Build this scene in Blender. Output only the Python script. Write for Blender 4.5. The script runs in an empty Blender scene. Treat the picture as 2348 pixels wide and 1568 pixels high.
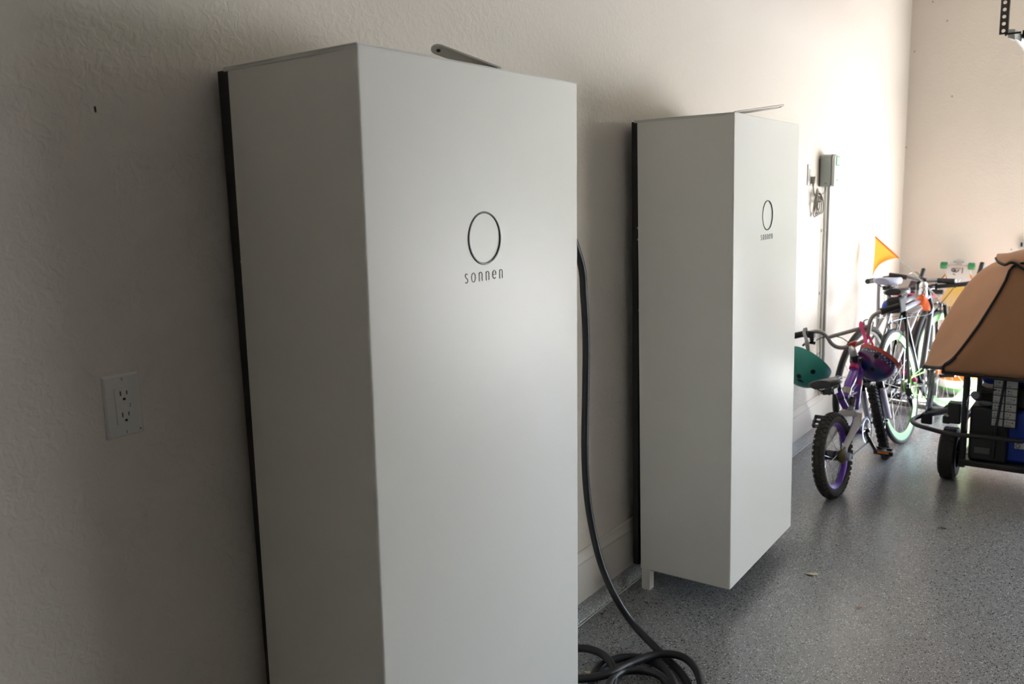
import bpy, math, random
from mathutils import Vector, Matrix
random.seed(7)
PI = math.pi
scene = bpy.context.scene
COL = scene.collection
# ------------------------------------------------------------------ camera
FPX = 1926.3
CAMP = Vector((1.4465, -1.0154, 1.44))
_yaw, _pitch, _roll = .634, -.1644, -.0274
_f = Vector((-math.sin(_yaw)*math.cos(_pitch), math.cos(_yaw)*math.cos(_pitch), math.sin(_pitch)))
_r0 = _f.cross(Vector((0, 0, 1))).normalized(); _u0 = _r0.cross(_f)
_r = math.cos(_roll)*_r0 + math.sin(_roll)*_u0
_u = -math.sin(_roll)*_r0 + math.cos(_roll)*_u0
cd = bpy.data.cameras.new('camera'); cam = bpy.data.objects.new('camera', cd); COL.objects.link(cam)
cd.sensor_width = 36; cd.lens = FPX/2348*36
m = Matrix((_r, _u, -_f)).transposed().to_4x4(); m.translation = CAMP
cam.matrix_world = m
cd.dof.use_dof = True; cd.dof.focus_distance = 2.3; cd.dof.aperture_fstop = 4.5
cd.clip_start = .02
scene.camera = cam
# ------------------------------------------------------------------ daylight
scene.view_settings.view_transform = 'Standard'; scene.view_settings.look = 'None'
scene.view_settings.gamma = 1; scene.view_settings.use_curve_mapping = False
scene.view_settings.exposure = 1.53
w = bpy.data.worlds.new('sky'); scene.world = w; w.use_nodes = True
nt = w.node_tree; bg = nt.nodes['Background']
sky = nt.nodes.new('ShaderNodeTexSky'); sky.sky_type = 'NISHITA'; sky.sun_disc = False
sky.sun_elevation = math.radians(44); sky.sun_rotation = math.radians(55)
nt.links.new(sky.outputs[0], bg.inputs[0]); bg.inputs[1].default_value = .72
SUND = Vector((-.823*math.cos(math.radians(44.3)), -.568*math.cos(math.radians(44.3)), -math.sin(math.radians(44.3))))
sl = bpy.data.lights.new('sun', 'SUN'); sl.energy = 26; sl.angle = math.radians(.6); sl.color = (1, .96, .91)
so = bpy.data.objects.new('sun', sl); COL.objects.link(so)
so.rotation_euler = SUND.to_track_quat('-Z', 'Y').to_euler(); so.location = (6, 12, 8)
YF = 6.14; DX0, DX1, DZ = 1.10, 8.4, 2.12     # far wall and its garage door opening
for a, b in ((DX0, DX1),):
    pl = bpy.data.lights.new('doorway_portal', 'AREA'); pl.shape = 'RECTANGLE'; pl.size = b-a; pl.size_y = DZ
    pl.cycles.is_portal = True
    po = bpy.data.objects.new('doorway_portal', pl); COL.objects.link(po)
    po.location = ((a+b)/2, YF+.16, DZ/2); po.rotation_euler = (-PI/2, 0, 0)
XR = 8.9
# ------------------------------------------------------------------ helpers
def V(*a): return Vector(a)
def px(x, y, axis, val):
    """the point of the plane axis=val seen at photo pixel x, y"""
    d = _f*FPX + _r*(x-1174) + _u*(784-y)
    return CAMP + d*((val-CAMP[axis])/d[axis])
MATS = {}
def mat(name, col, rough=.5, metal=0, coat=0, bump=0, bscale=200, vary=.04, vscale=12, spec=.5, trans=0, sheen=0, alpha=1, emis=0):
    if name in MATS: return MATS[name]
    m = bpy.data.materials.new(name); m.use_nodes = True; n = m.node_tree.nodes; l = m.node_tree.links
    b = n['Principled BSDF']; MATS[name] = m
    tc = n.new('ShaderNodeTexCoord'); no = n.new('ShaderNodeTexNoise'); no.inputs['Scale'].default_value = vscale
    no.inputs['Detail'].default_value = 3
    l.new(tc.outputs['Object'], no.inputs['Vector'])
    mx = n.new('ShaderNodeMix'); mx.data_type = 'RGBA'
    mx.inputs[6].default_value = (*[max(0, c*(1-vary)) for c in col], 1)
    mx.inputs[7].default_value = (*[min(1, c*(1+vary)) for c in col], 1)
    l.new(no.outputs['Fac'], mx.inputs[0]); l.new(mx.outputs[2], b.inputs['Base Color'])
    b.inputs['Roughness'].default_value = rough; b.inputs['Metallic'].default_value = metal
    b.inputs['Coat Weight'].default_value = coat; b.inputs['Coat Roughness'].default_value = .08
    b.inputs['Specular IOR Level'].default_value = spec
    b.inputs['Transmission Weight'].default_value = trans; b.inputs['Sheen Weight'].default_value = sheen
    if bump:
        n2 = n.new('ShaderNodeTexNoise'); n2.inputs['Scale'].default_value = bscale; n2.inputs['Detail'].default_value = 3
        l.new(tc.outputs['Object'], n2.inputs['Vector'])
        bp = n.new('ShaderNodeBump'); bp.inputs['Strength'].default_value = 1; bp.inputs['Distance'].default_value = bump
        l.new(n2.outputs['Fac'], bp.inputs['Height']); l.new(bp.outputs[0], b.inputs['Normal'])
    return m
def orth(d):
    d = d.normalized(); a = V(0, 0, 1) if abs(d.z) < .9 else V(1, 0, 0)
    u = d.cross(a).normalized(); return u, d.cross(u).normalized()
def smooth_path(pts, n=6, closed=False):
    """Catmull-Rom through pts"""
    pts = [Vector(p) for p in pts]; out = []; N = len(pts)
    rng = range(N) if closed else range(N-1)
    for i in rng:
        if closed: p0, p1, p2, p3 = pts[i-1], pts[i], pts[(i+1) % N], pts[(i+2) % N]
        else: p0, p1, p2, p3 = pts[max(i-1, 0)], pts[i], pts[i+1], pts[min(i+2, N-1)]
        for k in range(n):
            t = k/n
            out.append(.5*((2*p1)+(p2-p0)*t+(2*p0-5*p1+4*p2-p3)*t*t+(3*p1-p0-3*p2+p3)*t**3))
    if not closed: out.append(pts[-1])
    return out
class MB:
    def __init__(s): s.v = []; s.f = []
    def add(s, vs, fs):
        o = len(s.v); s.v += [Vector(v) for v in vs]; s.f += [tuple(i+o for i in f) for f in fs]; return s
    def hexa(s, c):
        """8 corners: bottom loop 4, top loop 4"""
        return s.add(c, [(3, 2, 1, 0), (4, 5, 6, 7), (0, 1, 5, 4), (1, 2, 6, 5), (2, 3, 7, 6), (3, 0, 4, 7)])
    def box(s, a, b, tf=None):
        x0, y0, z0 = a; x1, y1, z1 = b
        c = [V(x0, y0, z0), V(x1, y0, z0), V(x1, y1, z0), V(x0, y1, z0), V(x0, y0, z1), V(x1, y0, z1), V(x1, y1, z1), V(x0, y1, z1)]
        if tf: c = [tf(p) for p in c]
        return s.hexa(c)
    def obox(s, c, ax, ay, az, hx, hy, hz):
        """oriented box: centre, three axes, half sizes"""
        return s.hexa([c+ax*(sx*hx)+ay*(sy*hy)+az*(sz*hz) for sz in (-1, 1) for sx, sy in ((-1, -1), (1, -1), (1, 1), (-1, 1))])
    def tube(s, pts, r, seg=10, closed=False, flat=None, up=None):
        """round tube; r one number or a list; flat=(wide, thin) squashes the section"""
        pts = [Vector(p) for p in pts]; N = len(pts)
        if isinstance(r, (int, float)): r = [r]*N
        rings = []; u = None
        for i in range(N):
            if closed: d = pts[(i+1) % N]-pts[i-1]
            else: d = pts[min(i+1, N-1)]-pts[max(i-1, 0)]
            if d.length < 1e-9: d = V(0, 0, 1)
            d.normalize()
            if up is not None: u = d.cross(up); u = u.normalized() if u.length > 1e-6 else orth(d)[0]
            elif u is None: u = orth(d)[0]
            else:
                u = (u-d*u.dot(d)); u = u.normalized() if u.length > 1e-6 else orth(d)[0]
            v = d.cross(u); a, b = (flat if flat else (1, 1))
            rings.append([pts[i]+(u*math.cos(2*PI*k/seg)*a+v*math.sin(2*PI*k/seg)*b)*r[i] for k in range(seg)])
        vs = [p for ring in rings for p in ring]; fs = []
        for i in range(N if closed else N-1):
            j = (i+1) % N
            for k in range(seg):
                k2 = (k+1) % seg; fs.append((i*seg+k, i*seg+k2, j*seg+k2, j*seg+k))
        if not closed: fs += [tuple(range(seg))[::-1], tuple((N-1)*seg+k for k in range(seg))]
        return s.add(vs, fs)
    def cyl(s, a, b, r, seg=16, r2=None): return s.tube([a, b], [r, r if r2 is None else r2], seg)
    def lathe(s, c, ax, prof, seg=32, e=None, a0=0, a1=2*PI):
        """prof: list of (radius, along) about axis ax through c"""
        ax = Vector(ax).normalized(); u, v = orth(ax)
        if e: u = (Vector(e)-ax*Vector(e).dot(ax)).normalized(); v = ax.cross(u)
        full = abs(a1-a0-2*PI) < 1e-6; n = seg if full else seg+1; vs = []
        for (r, h) in prof:
            for k in range(n):
                t = a0+(a1-a0)*k/seg; vs.append(Vector(c)+ax*h+(u*math.cos(t)+v*math.sin(t))*r)
        fs = []
        for i in range(len(prof)-1):
            for k in range(seg):
                k2 = (k+1) % n; fs.append((i*n+k, i*n+k2, (i+1)*n+k2, (i+1)*n+k))
        return s.add(vs, fs)
    def ring(s, c, ax, R, prof, seg=48, e=None):
        """closed profile (dr, dh) swept round axis"""
        return s.lathe(c, ax, [(R+a, b) for a, b in prof+[prof[0]]], seg, e)
    def torus(s, c, ax, R, r, seg=48, ns=10, rz=None):
        rz = rz or r
        return s.ring(c, ax, R, [(r*math.cos(2*PI*k/ns), rz*math.sin(2*PI*k/ns)) for k in range(ns)], seg)
    def poly(s, outline, d):
        """prism: planar outline swept by vector d"""
        n = len(outline); o = [Vector(p) for p in outline]; d = Vector(d)
        return s.add(o+[p+d for p in o], [tuple(range(n))[::-1], tuple(range(n, 2*n))]+[(i, (i+1) % n, n+(i+1) % n, n+i) for i in range(n)])
    def grid(s, rows):
        n = len(rows[0]); return s.add([p for r in rows for p in r], [(i*n+j, i*n+j+1, (i+1)*n+j+1, (i+1)*n+j) for i in range(len(rows)-1) for j in range(n-1)])
    def sphere(s, c, r, seg=16, rings=8, ax=(0, 0, 1), sc=(1, 1)):
        return s.lathe(c, ax, [(r*sc[0]*math.sin(PI*i/rings), -r*sc[1]*math.cos(PI*i/rings)) for i in range(rings+1)], seg)
    def build(s, name, m, parent=None, bevel=0, flat=False, solid=0, bseg=2, sub=0):
        me = bpy.data.meshes.new(name)
        org = parent_world(parent) if parent else (Vector((0, 0, 0)) if not s.v or parent is None else V(0, 0, 0))
        if parent is None:
            xs = [v.x for v in s.v]; ys = [v.y for v in s.v]; zs = [v.z for v in s.v]
            org = V((min(xs)+max(xs))/2, (min(ys)+max(ys))/2, min(zs))
        me.from_pydata([v-org for v in s.v], [], s.f); me.update()
        import bmesh
        bm = bmesh.new(); bm.from_mesh(me); bmesh.ops.remove_doubles(bm, verts=bm.verts, dist=1e-6)
        bmesh.ops.recalc_face_normals(bm, faces=bm.faces); bm.to_mesh(me); bm.free()
        if not flat:
            for p in me.polygons: p.use_smooth = True
            me.set_sharp_from_angle(angle=math.radians(38))
        me.materials.append(m)
        o = bpy.data.objects.new(name, me); COL.objects.link(o)
        if parent: o.parent = parent
        else: o.location = org
        if solid:
            md = o.modifiers.new('thickness', 'SOLIDIFY'); md.thickness = solid; md.offset = 0
        if sub:
            md = o.modifiers.new('subdivision', 'SUBSURF'); md.levels = md.render_levels = sub
        if bevel:
            md = o.modifiers.new('bevel', 'BEVEL'); md.width = bevel; md.segments = bseg; md.limit_method = 'ANGLE'
            md.angle_limit = math.radians(40); md.harden_normals = False
        return o
def parent_world(o):
    p = V(0, 0, 0)
    while o is not None: p = p+o.location; o = o.parent
    return p
def tag(o, label=None, cat=None, group=None, kind=None):
    if label: o['label'] = label
    if cat: o['category'] = cat
    if group: o['group'] = group
    if kind: o['kind'] = kind
    return o
def thing(name, loc, label, cat, group=None):
    o = bpy.data.objects.new(name, None); COL.objects.link(o); o.location = loc; o.empty_display_size = .05
    return tag(o, label, cat, group)
def struct(o): o['kind'] = 'structure'; return o
# ------------------------------------------------------------------ wall and floor materials
def wall_mat():
    m = bpy.data.materials.new('textured_wall_paint'); m.use_nodes = True; n = m.node_tree.nodes; l = m.node_tree.links
    b = n['Principled BSDF']; tc = n.new('ShaderNodeTexCoord')
    geo = n.new('ShaderNodeNewGeometry')
    no = n.new('ShaderNodeTexNoise'); no.inputs['Scale'].default_value = 1.3; no.inputs['Detail'].default_value = 4
    l.new(geo.outputs['Position'], no.inputs['Vector'])
    mx = n.new('ShaderNodeMix'); mx.data_type = 'RGBA'
    mx.inputs[6].default_value = (.71, .655, .585, 1); mx.inputs[7].default_value = (.74, .692, .625, 1)
    l.new(no.outputs['Fac'], mx.inputs[0]); l.new(mx.outputs[2], b.inputs['Base Color'])
    b.inputs['Roughness'].default_value = .55; b.inputs['Specular IOR Level'].default_value = .35
    # knock-down plaster: flattened islands with soft steps
    a = n.new('ShaderNodeTexNoise'); a.inputs['Scale'].default_value = 55; a.inputs['Detail'].default_value = 2.5; a.inputs['Distortion'].default_value = .6
    l.new(geo.outputs['Position'], a.inputs['Vector'])
    r = n.new('ShaderNodeValToRGB'); r.color_ramp.elements[0].position = .44; r.color_ramp.elements[1].position = .60
    l.new(a.outputs['Fac'], r.inputs[0])
    c = n.new('ShaderNodeTexNoise'); c.inputs['Scale'].default_value = 190; c.inputs['Detail'].default_value = 2
    l.new(geo.outputs['Position'], c.inputs['Vector'])
    ad = n.new('ShaderNodeMath'); ad.operation = 'MULTIPLY_ADD'; ad.inputs[1].default_value = .25
    l.new(c.outputs['Fac'], ad.inputs[0]); l.new(r.outputs[0], ad.inputs[2])
    bp = n.new('ShaderNodeBump'); bp.inputs['Strength'].default_value = .55; bp.inputs['Distance'].default_value = .0011
    l.new(ad.outputs[0], bp.inputs['Height']); l.new(bp.outputs[0], b.inputs['Normal'])
    return m
WALL = wall_mat()
def floor_mat():
    m = bpy.data.materials.new('flake_epoxy'); m.use_nodes = True; n = m.node_tree.nodes; l = m.node_tree.links
    b = n['Principled BSDF']; geo = n.new('ShaderNodeNewGeometry')
    base = n.new('ShaderNodeTexNoise'); base.inputs['Scale'].default_value = 2.2; base.inputs['Detail'].default_value = 5
    l.new(geo.outputs['Position'], base.inputs['Vector'])
    mx = n.new('ShaderNodeMix'); mx.data_type = 'RGBA'
    mx.inputs[6].default_value = (.225, .230, .230, 1); mx.inputs[7].default_value = (.280, .285, .280, 1)
    l.new(base.outputs['Fac'], mx.inputs[0]); last = mx.outputs[2]
    wn = n.new('ShaderNodeTexNoise'); wn.inputs['Scale'].default_value = 420; wn.inputs['Detail'].default_value = 2
    l.new(geo.outputs['Position'], wn.inputs['Vector'])
    mm = n.new('ShaderNodeVectorMath'); mm.operation = 'MULTIPLY_ADD'; mm.inputs[1].default_value = (.004, .004, 0)
    l.new(wn.outputs['Color'], mm.inputs[0]); l.new(geo.outputs['Position'], mm.inputs[2])
    for sc, thr, rad, col in ((150, .80, .40, (.012, .013, .018)), (172, .84, .38, (.62, .62, .60)), (260, .80, .42, (.03, .032, .04)), (300, .88, .42, (.5, .5, .5)), (90, .975, .3, (.02, .03, .07))):
        vo = n.new('ShaderNodeTexVoronoi'); vo.inputs['Scale'].default_value = sc
        l.new(mm.outputs[0], vo.inputs['Vector'])
        s = n.new('ShaderNodeSeparateColor'); l.new(vo.outputs['Color'], s.inputs[0])
        g = n.new('ShaderNodeMath'); g.operation = 'GREATER_THAN'; g.inputs[1].default_value = thr; l.new(s.outputs[0], g.inputs[0])
        d = n.new('ShaderNodeMath'); d.operation = 'LESS_THAN'; d.inputs[1].default_value = rad; l.new(vo.outputs['Distance'], d.inputs[0])
        p = n.new('ShaderNodeMath'); p.operation = 'MULTIPLY'; l.new(g.outputs[0], p.inputs[0]); l.new(d.outputs[0], p.inputs[1])
        x = n.new('ShaderNodeMix'); x.data_type = 'RGBA'; l.new(p.outputs[0], x.inputs[0]); l.new(last, x.inputs[6]); x.inputs[7].default_value = (*col, 1)
        last = x.outputs[2]
    l.new(last, b.inputs['Base Color'])
    b.inputs['Roughness'].default_value = .24; b.inputs['Specular IOR Level'].default_value = .66
    bn = n.new('ShaderNodeTexNoise'); bn.inputs['Scale'].default_value = 110; bn.inputs['Detail'].default_value = 2
    l.new(geo.outputs['Position'], bn.inputs['Vector'])
    bp = n.new('ShaderNodeBump'); bp.inputs['Distance'].default_value = .0006; bp.inputs['Strength'].default_value = .5
    l.new(bn.outputs['Fac'], bp.inputs['Height']); l.new(bp.outputs[0], b.inputs['Normal'])
    return m
FLOOR = floor_mat()
TRIM = mat('trim_paint', (.66, .62, .57), .38, vary=.02)
DARKW = mat('unseen_wall_dark', (.14, .11, .08), .7)  # unseen back and right walls, coloured dark to cut bounced light
CEIL = mat('ceiling_paint', (.60, .56, .50), .8, bump=.001, bscale=60)
# ------------------------------------------------------------------ room shell
ZC = 3.0; YB = -3.2
struct(MB().box((-.15, YB-.15, -.15), (XR+.15, YF+.16, 0)).build('floor', FLOOR))
struct(MB().box((-.15, YB, 0), (0, YF, ZC)).build('wall_left', WALL))
fw = MB().box((-.15, YF, 0), (DX0, YF+.16, ZC)).box((DX1, YF, 0), (XR+.15, YF+.16, ZC)).box((DX0, YF, DZ), (DX1, YF+.16, ZC))
struct(fw.build('wall_far', WALL))
struct(MB().box((XR, YB, 0), (XR+.15, YF, ZC)).build('wall_right', DARKW))
struct(MB().box((-.15, YB-.15, 0), (XR+.15, YB, ZC)).build('wall_back', DARKW))
struct(MB().box((-.15, YB-.15, ZC), (XR+.15, YF+.16, ZC+.15)).build('ceiling', CEIL))
# concrete stem wall under the baseboard, coated like the floor, with a small cove
def profile_run(prof, a, b, out):
    """extrude a profile (offset from wall, z) from a to b along a wall"""
    a = Vector(a); b = Vector(b); out = Vector(out)
    return MB().add([p+out*o+V(0, 0, z) for p in (a, b) for o, z in prof],
                    [tuple(range(len(prof)))[::-1], tuple(range(len(prof), 2*len(prof)))]+[(i, (i+1) % len(prof), len(prof)+(i+1) % len(prof), len(prof)+i) for i in range(len(prof))])
curb = [(0, 0), (.024, 0), (.017, .003), (.0145, .008), (.0135, .0725), (0, .0725)]
bb = [(0, .0725), (.013, .0725), (.015, .078), (.015, .205), (.0135, .209), (.0135, .212), (.016, .216), (.0145, .226), (.009, .234), (.007, .2495), (.004, .252), (0, .252)]
struct(profile_run(curb, (0, YB, 0), (0, YF, 0), (1, 0, 0)).build('trim_1', FLOOR))
struct(MB().tube([V(.0215, YB, .0015), V(.0215, YF, .0015)], .0019, 6).build('trim_4', mat('pale_line', (.55, .55, .54), .6)))  # thin pale line along the foot of the curb
struct(profile_run(bb, (0, YB, 0), (0, YF, 0), (1, 0, 0)).build('baseboard_left', TRIM))
struct(profile_run(curb, (.03, YF, 0), (DX0, YF, 0), (0, -1, 0)).build('trim_2', FLOOR))
struct(profile_run(bb, (.016, YF, 0), (DX0, YF, 0), (0, -1, 0)).build('baseboard_far', TRIM))
# door opening trim (jambs and head)
struct(MB().box((DX0-.0, YF-.012, 0), (DX0+.02, YF+.17, DZ)).box((DX1-.02, YF-.012, 0), (DX1, YF+.17, DZ)).box((DX0, YF-.012, DZ-.02), (DX1, YF+.17, DZ)).build('trim_3', TRIM))
# outside: sunlit driveway and lawn
DRIVE = mat('driveway_concrete', (.60, .595, .58), .9, bump=.002, bscale=40, vary=.1, vscale=1.5)
LAWN = mat('lawn_grass', (.09, .12, .05), .95, bump=.02, bscale=60, vary=.3, vscale=3)
struct(MB().box((-1.0, YF+.16, -.17), (16, YF+8, -.02)).box((XR+.15, -6, -.17), (16, YF+.16, -.02)).build('trim_driveway', DRIVE))
struct(MB().box((-40, -60, -.4), (60, YF+70, -.18)).build('trim_lawn', LAWN))
# the house and planting across the street close off the low sky
HEDGE = mat('shrub_green', (.10, .12, .06), .9, bump=.05, bscale=8, vary=.5, vscale=5)
STUC = mat('neighbour_stucco', (.42, .38, .32), .9)
hw = MB()
for i in range(34):
    rnd_ = random.Random(i); x = -14+i*1.25; hw.sphere(V(x, YF+15+rnd_.uniform(-.4, .4), .9), 1.25+rnd_.uniform(-.2, .3), 12, 8, (0, 0, 1), (1, 1.1))
struct(hw.build('trim_hedge', HEDGE))
struct(MB().box((-16, YF+19, -.1), (32, YF+27, 3.6)).build('wall_neighbour', STUC))
struct(MB().hexa([V(-17, YF+18.2, 3.6), V(33, YF+18.2, 3.6), V(33, YF+28, 3.6), V(-17, YF+28, 3.6), V(-15, YF+22.8, 5.4), V(31, YF+22.8, 5.4), V(31, YF+23.2, 5.4), V(-15, YF+23.2, 5.4)]).build('trim_roof', mat('roof_tile', (.16, .12, .10), .9)))
# ------------------------------------------------------------------ battery cabinets
SHEET = mat('ivory_powder_coat', (.84, .83, .78), .37, vary=.01, bump=.00006, bscale=900, spec=.62)
LID = mat('ivory_powder_coat_lid', (.74, .74, .70), .45, vary=.01)
BLACK = mat('black_steel', (.012, .012, .012), .5)
CHASSIS = mat('galvanised_chassis', (.32, .34, .34), .45, metal=.6)
CHROME = mat('chrome', (.75, .76, .78), .16, metal=1)
STEEL = mat('brushed_steel', (.50, .49, .47), .35, metal=.9)
GREYPRINT = mat('grey_lettering', (.16, .155, .14), .5)
RINGM = mat('dark_chrome_ring', (.035, .035, .035), .25, metal=.4)
CD, CW, CH0, CH1, CXB = .3985, .6926, .0848, 1.7037, .0546
def stroke_text(tf, x0, h, sp, sw):
    """the word in thin round strokes; tf maps (u, v) on the panel to world"""
    mb = MB()
    def arc(cx, cy, rx, ry, a0, a1, n=14): return [(cx+rx*math.cos(math.radians(a0+(a1-a0)*k/n)), cy+ry*math.sin(math.radians(a0+(a1-a0)*k/n))) for k in range(n+1)]
    def put(pts, closed=False): mb.tube([tf(x0+u*h, v*h) for u, v in pts], sw, 6, closed)
    for ch in 'sonnen':
        if ch == 's': put(arc(.27, .76, .20, .22, 35, 225, 9)+arc(.24, .25, .22, .24, 60, -145, 10)); wd = .5
        if ch == 'o': put(arc(.34, .5, .33, .49, 0, 345, 22), True); wd = .68
        if ch == 'n':
            put([(.05, 0), (.05, .96)]); put([(.05, .6)]+arc(.31, .68, .25, .30, 165, 0, 9)+[(.56, 0)]); wd = .6
        if ch == 'e': put([(.03, .52), (.62, .52)]+arc(.33, .52, .30, .46, 10, 315, 18)); wd = .64
        x0 += (wd+sp)*h
    return mb
def cabinet(y0, ax, ay, yw, label, group, bx0, bx):
    def tf(p):
        x, y, z = p
        return V(x-yw*y+ax*(z-1.7), y0+y+yw*x+ay*(z-1.7), z)
    root = thing('battery_cabinet', (.2, y0+.35, 0), label, 'battery cabinet', group)
    t = .0016
    # folded sheet cover: side, front, side as one open shell with rounded folds and return lips
    cov = MB(); prof = []
    R = .006
    def corner(cx, cy, a0, a1, r=R, n=4): return [(cx+r*math.cos(math.radians(a0+(a1-a0)*k/n)), cy+r*math.sin(math.radians(a0+(a1-a0)*k/n))) for k in range(n+1)]
    out = [(CXB, 0)]+corner(CD-R, R, -90, 0)+corner(CD-R, CW-R, 0, 90)+[(CXB, CW)]
    ins = [(CXB, t)]+corner(CD-R, R, -90, 0, R-t)+corner(CD-R, CW-R, 0, 90, R-t)+[(CXB, CW-t)]
    prof = out+ins[::-1]; n = len(prof)
    zs = [CH0, CH0+.4, 1.1, CH1-.004, CH1]
    vs = [tf(V(x, y, z)) for z in zs for x, y in prof]
    fs = [(i*n+k, i*n+(k+1) % n, (i+1)*n+(k+1) % n, (i+1)*n+k) for i in range(len(zs)-1) for k in range(n)]
    h = len(out)
    for lev in (0, len(zs)-1):
        for k in range(h-1): fs.append((lev*n+k, lev*n+k+1, lev*n+n-2-k, lev*n+n-1-k))
    cov.add(vs, fs); cov.build('front_cover', SHEET, root)
    lid = MB().box((CXB-.012, -.0015, CH1), (CD+.0015, CW+.0015, CH1+.0025), tf)
    lid.box((CXB-.012, -.0015, CH1-.006), (CD-.03, .0002, CH1), tf)
    lid.build('top_lid', LID, root, bevel=.0008)
    pan = MB().box((CXB+.02, .004, CH0+.004), (CD-.004, CW-.004, CH0+.010), tf)
    pan.build('bottom_pan', SHEET, root)
    # wall plate with black edge profile
    bp_ = MB()
    bp_.box((bx0, .004, .090), (bx, .04, CH1-.002)).box((bx0, CW-.04, .090), (bx, CW-.004, CH1-.002)).box((bx0, .04, CH1-.04), (bx, CW-.04, CH1-.002)).box((bx0, .04, .09), (bx, CW-.04, .13)).box((.0005, .10, .26), (bx0, CW-.10, CH1-.004)).box((bx0, .04, .9), (bx, CW-.04, 1.0))
    for q in range(len(bp_.v)): bp_.v[q] = V(max(0.0005, bp_.v[q].x), y0+bp_.v[q].y, bp_.v[q].z)
    bp_.build('wall_plate', BLACK, root, bevel=.001)
    ch = MB().box((bx, .007, .078), (CD-.02, CW-.01, CH1-.012), tf)
    ch.build('chassis', CHASSIS, root, bevel=.001)
    for z in (.17, .20, .275, .30, .62, .655, .71, 1.05, 1.30, 1.34):
        MB().cyl(tf(V(.0505, .009, z))+V(.012, 0, 0)*((1.7-z)/1.7), tf(V(.0505, .003, z))+V(.012, 0, 0)*((1.7-z)/1.7), .0045, 10).build('screw', CHROME, root)
    # hinge bracket shown at the top corner
    MB().box((bx-.004, .0025, CH1-.035), (CXB+.005, .0045, CH1-.004), tf).build('corner_bracket', BLACK, root)
    for yy in (0.002, CW-.037):
        for xx in (.067, CD-.20):
            if xx > .1 and yy < .3: continue
            MB().box((xx, y0+yy, 0), (xx+.034, y0+yy+.035, CH0+.004)).build('leg', SHEET, root, bevel=.0025)
    # badge: bevelled ring and the printed name
    cy, cz = .333, 1.3705
    rg = MB().ring(tf(V(CD+.0003, cy, cz)), V(1, 0, 0), .0515, [(-.0022, 0), (-.0012, .002), (.0012, .002), (.0022, 0)], 72)
    rg.build('badge_ring', RINGM, root)
    stroke_text(lambda u, v: tf(V(CD+.0003, cy-.066+u, 1.285+v+0*u)), 0, .0185, .62, .00085).build('lettering', GREYPRINT, root)
    return root, tf
GRP = 'ivory wall mounted battery cabinets'
cabA, tfA = cabinet(0, .0115, .0045, .0021, 'ivory wall-mounted battery cabinet nearest the double outlet, cut off at the bottom', GRP, .0165, .050)
cabB, tfB = cabinet(1.6359, -.0074, .002, .0163, 'ivory wall-mounted battery cabinet on a square leg near the bicycles, seen whole', GRP, .031, .054)
# ------------------------------------------------------------------ metal straps lying on the cabinet tops
def top_strap(a, b, roll, label, base):
    r = thing('metal_strap', V((a.x+b.x)/2, (a.y+b.y)/2, base), label, 'strap')
    d = (b-a).normalized(); s = d.cross(V(0, 0, 1)).normalized(); up = s.cross(d)
    s, up = s*math.cos(roll)+up*math.sin(roll), up*math.cos(roll)-s*math.sin(roll)
    L = (b-a).length; w = .016; out = []
    for k in range(9):
        t = -PI/2+PI*k/8; out.append(b+d*(-w+w*math.cos(t))+s*(w*math.sin(t)))
    out = [a-s*w]+out+[a+s*w]
    MB().poly(out, up*.005).build('plate', STEEL, r, bevel=.0006)
    MB().cyl(b-d*.016-up*.001, b-d*.016+up*.0045, .0045, 14).build('rivet', BLACK, r)
    foot = MB().box((a.x-.03, a.y-.02, base), (a.x+.03, a.y+.02, base+.004))
    foot.hexa([V(a.x-.012, a.y-.012, base), V(a.x+.012, a.y-.012, base), V(a.x+.012, a.y+.012, base), V(a.x-.012, a.y+.012, base)]+[a+V(-.012, -.012, .001), a+V(.012, -.012, .001), a+V(.012, .012, .001), a+V(-.012, .012, .001)])
    foot.build('foot', STEEL, r)
    return r
TOP = CH1+.0026
top_strap(px(1140, 166, 0, .30), px(990, 110, 0, .24), -.36, 'short brushed metal strap tilting up behind the top edge of the nearer cabinet', TOP)
top_strap(px(1678, 262, 0, .30), px(1793, 245, 0, .33), .34, 'short metal strap rising from the top corner of the farther cabinet', TOP)
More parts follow.
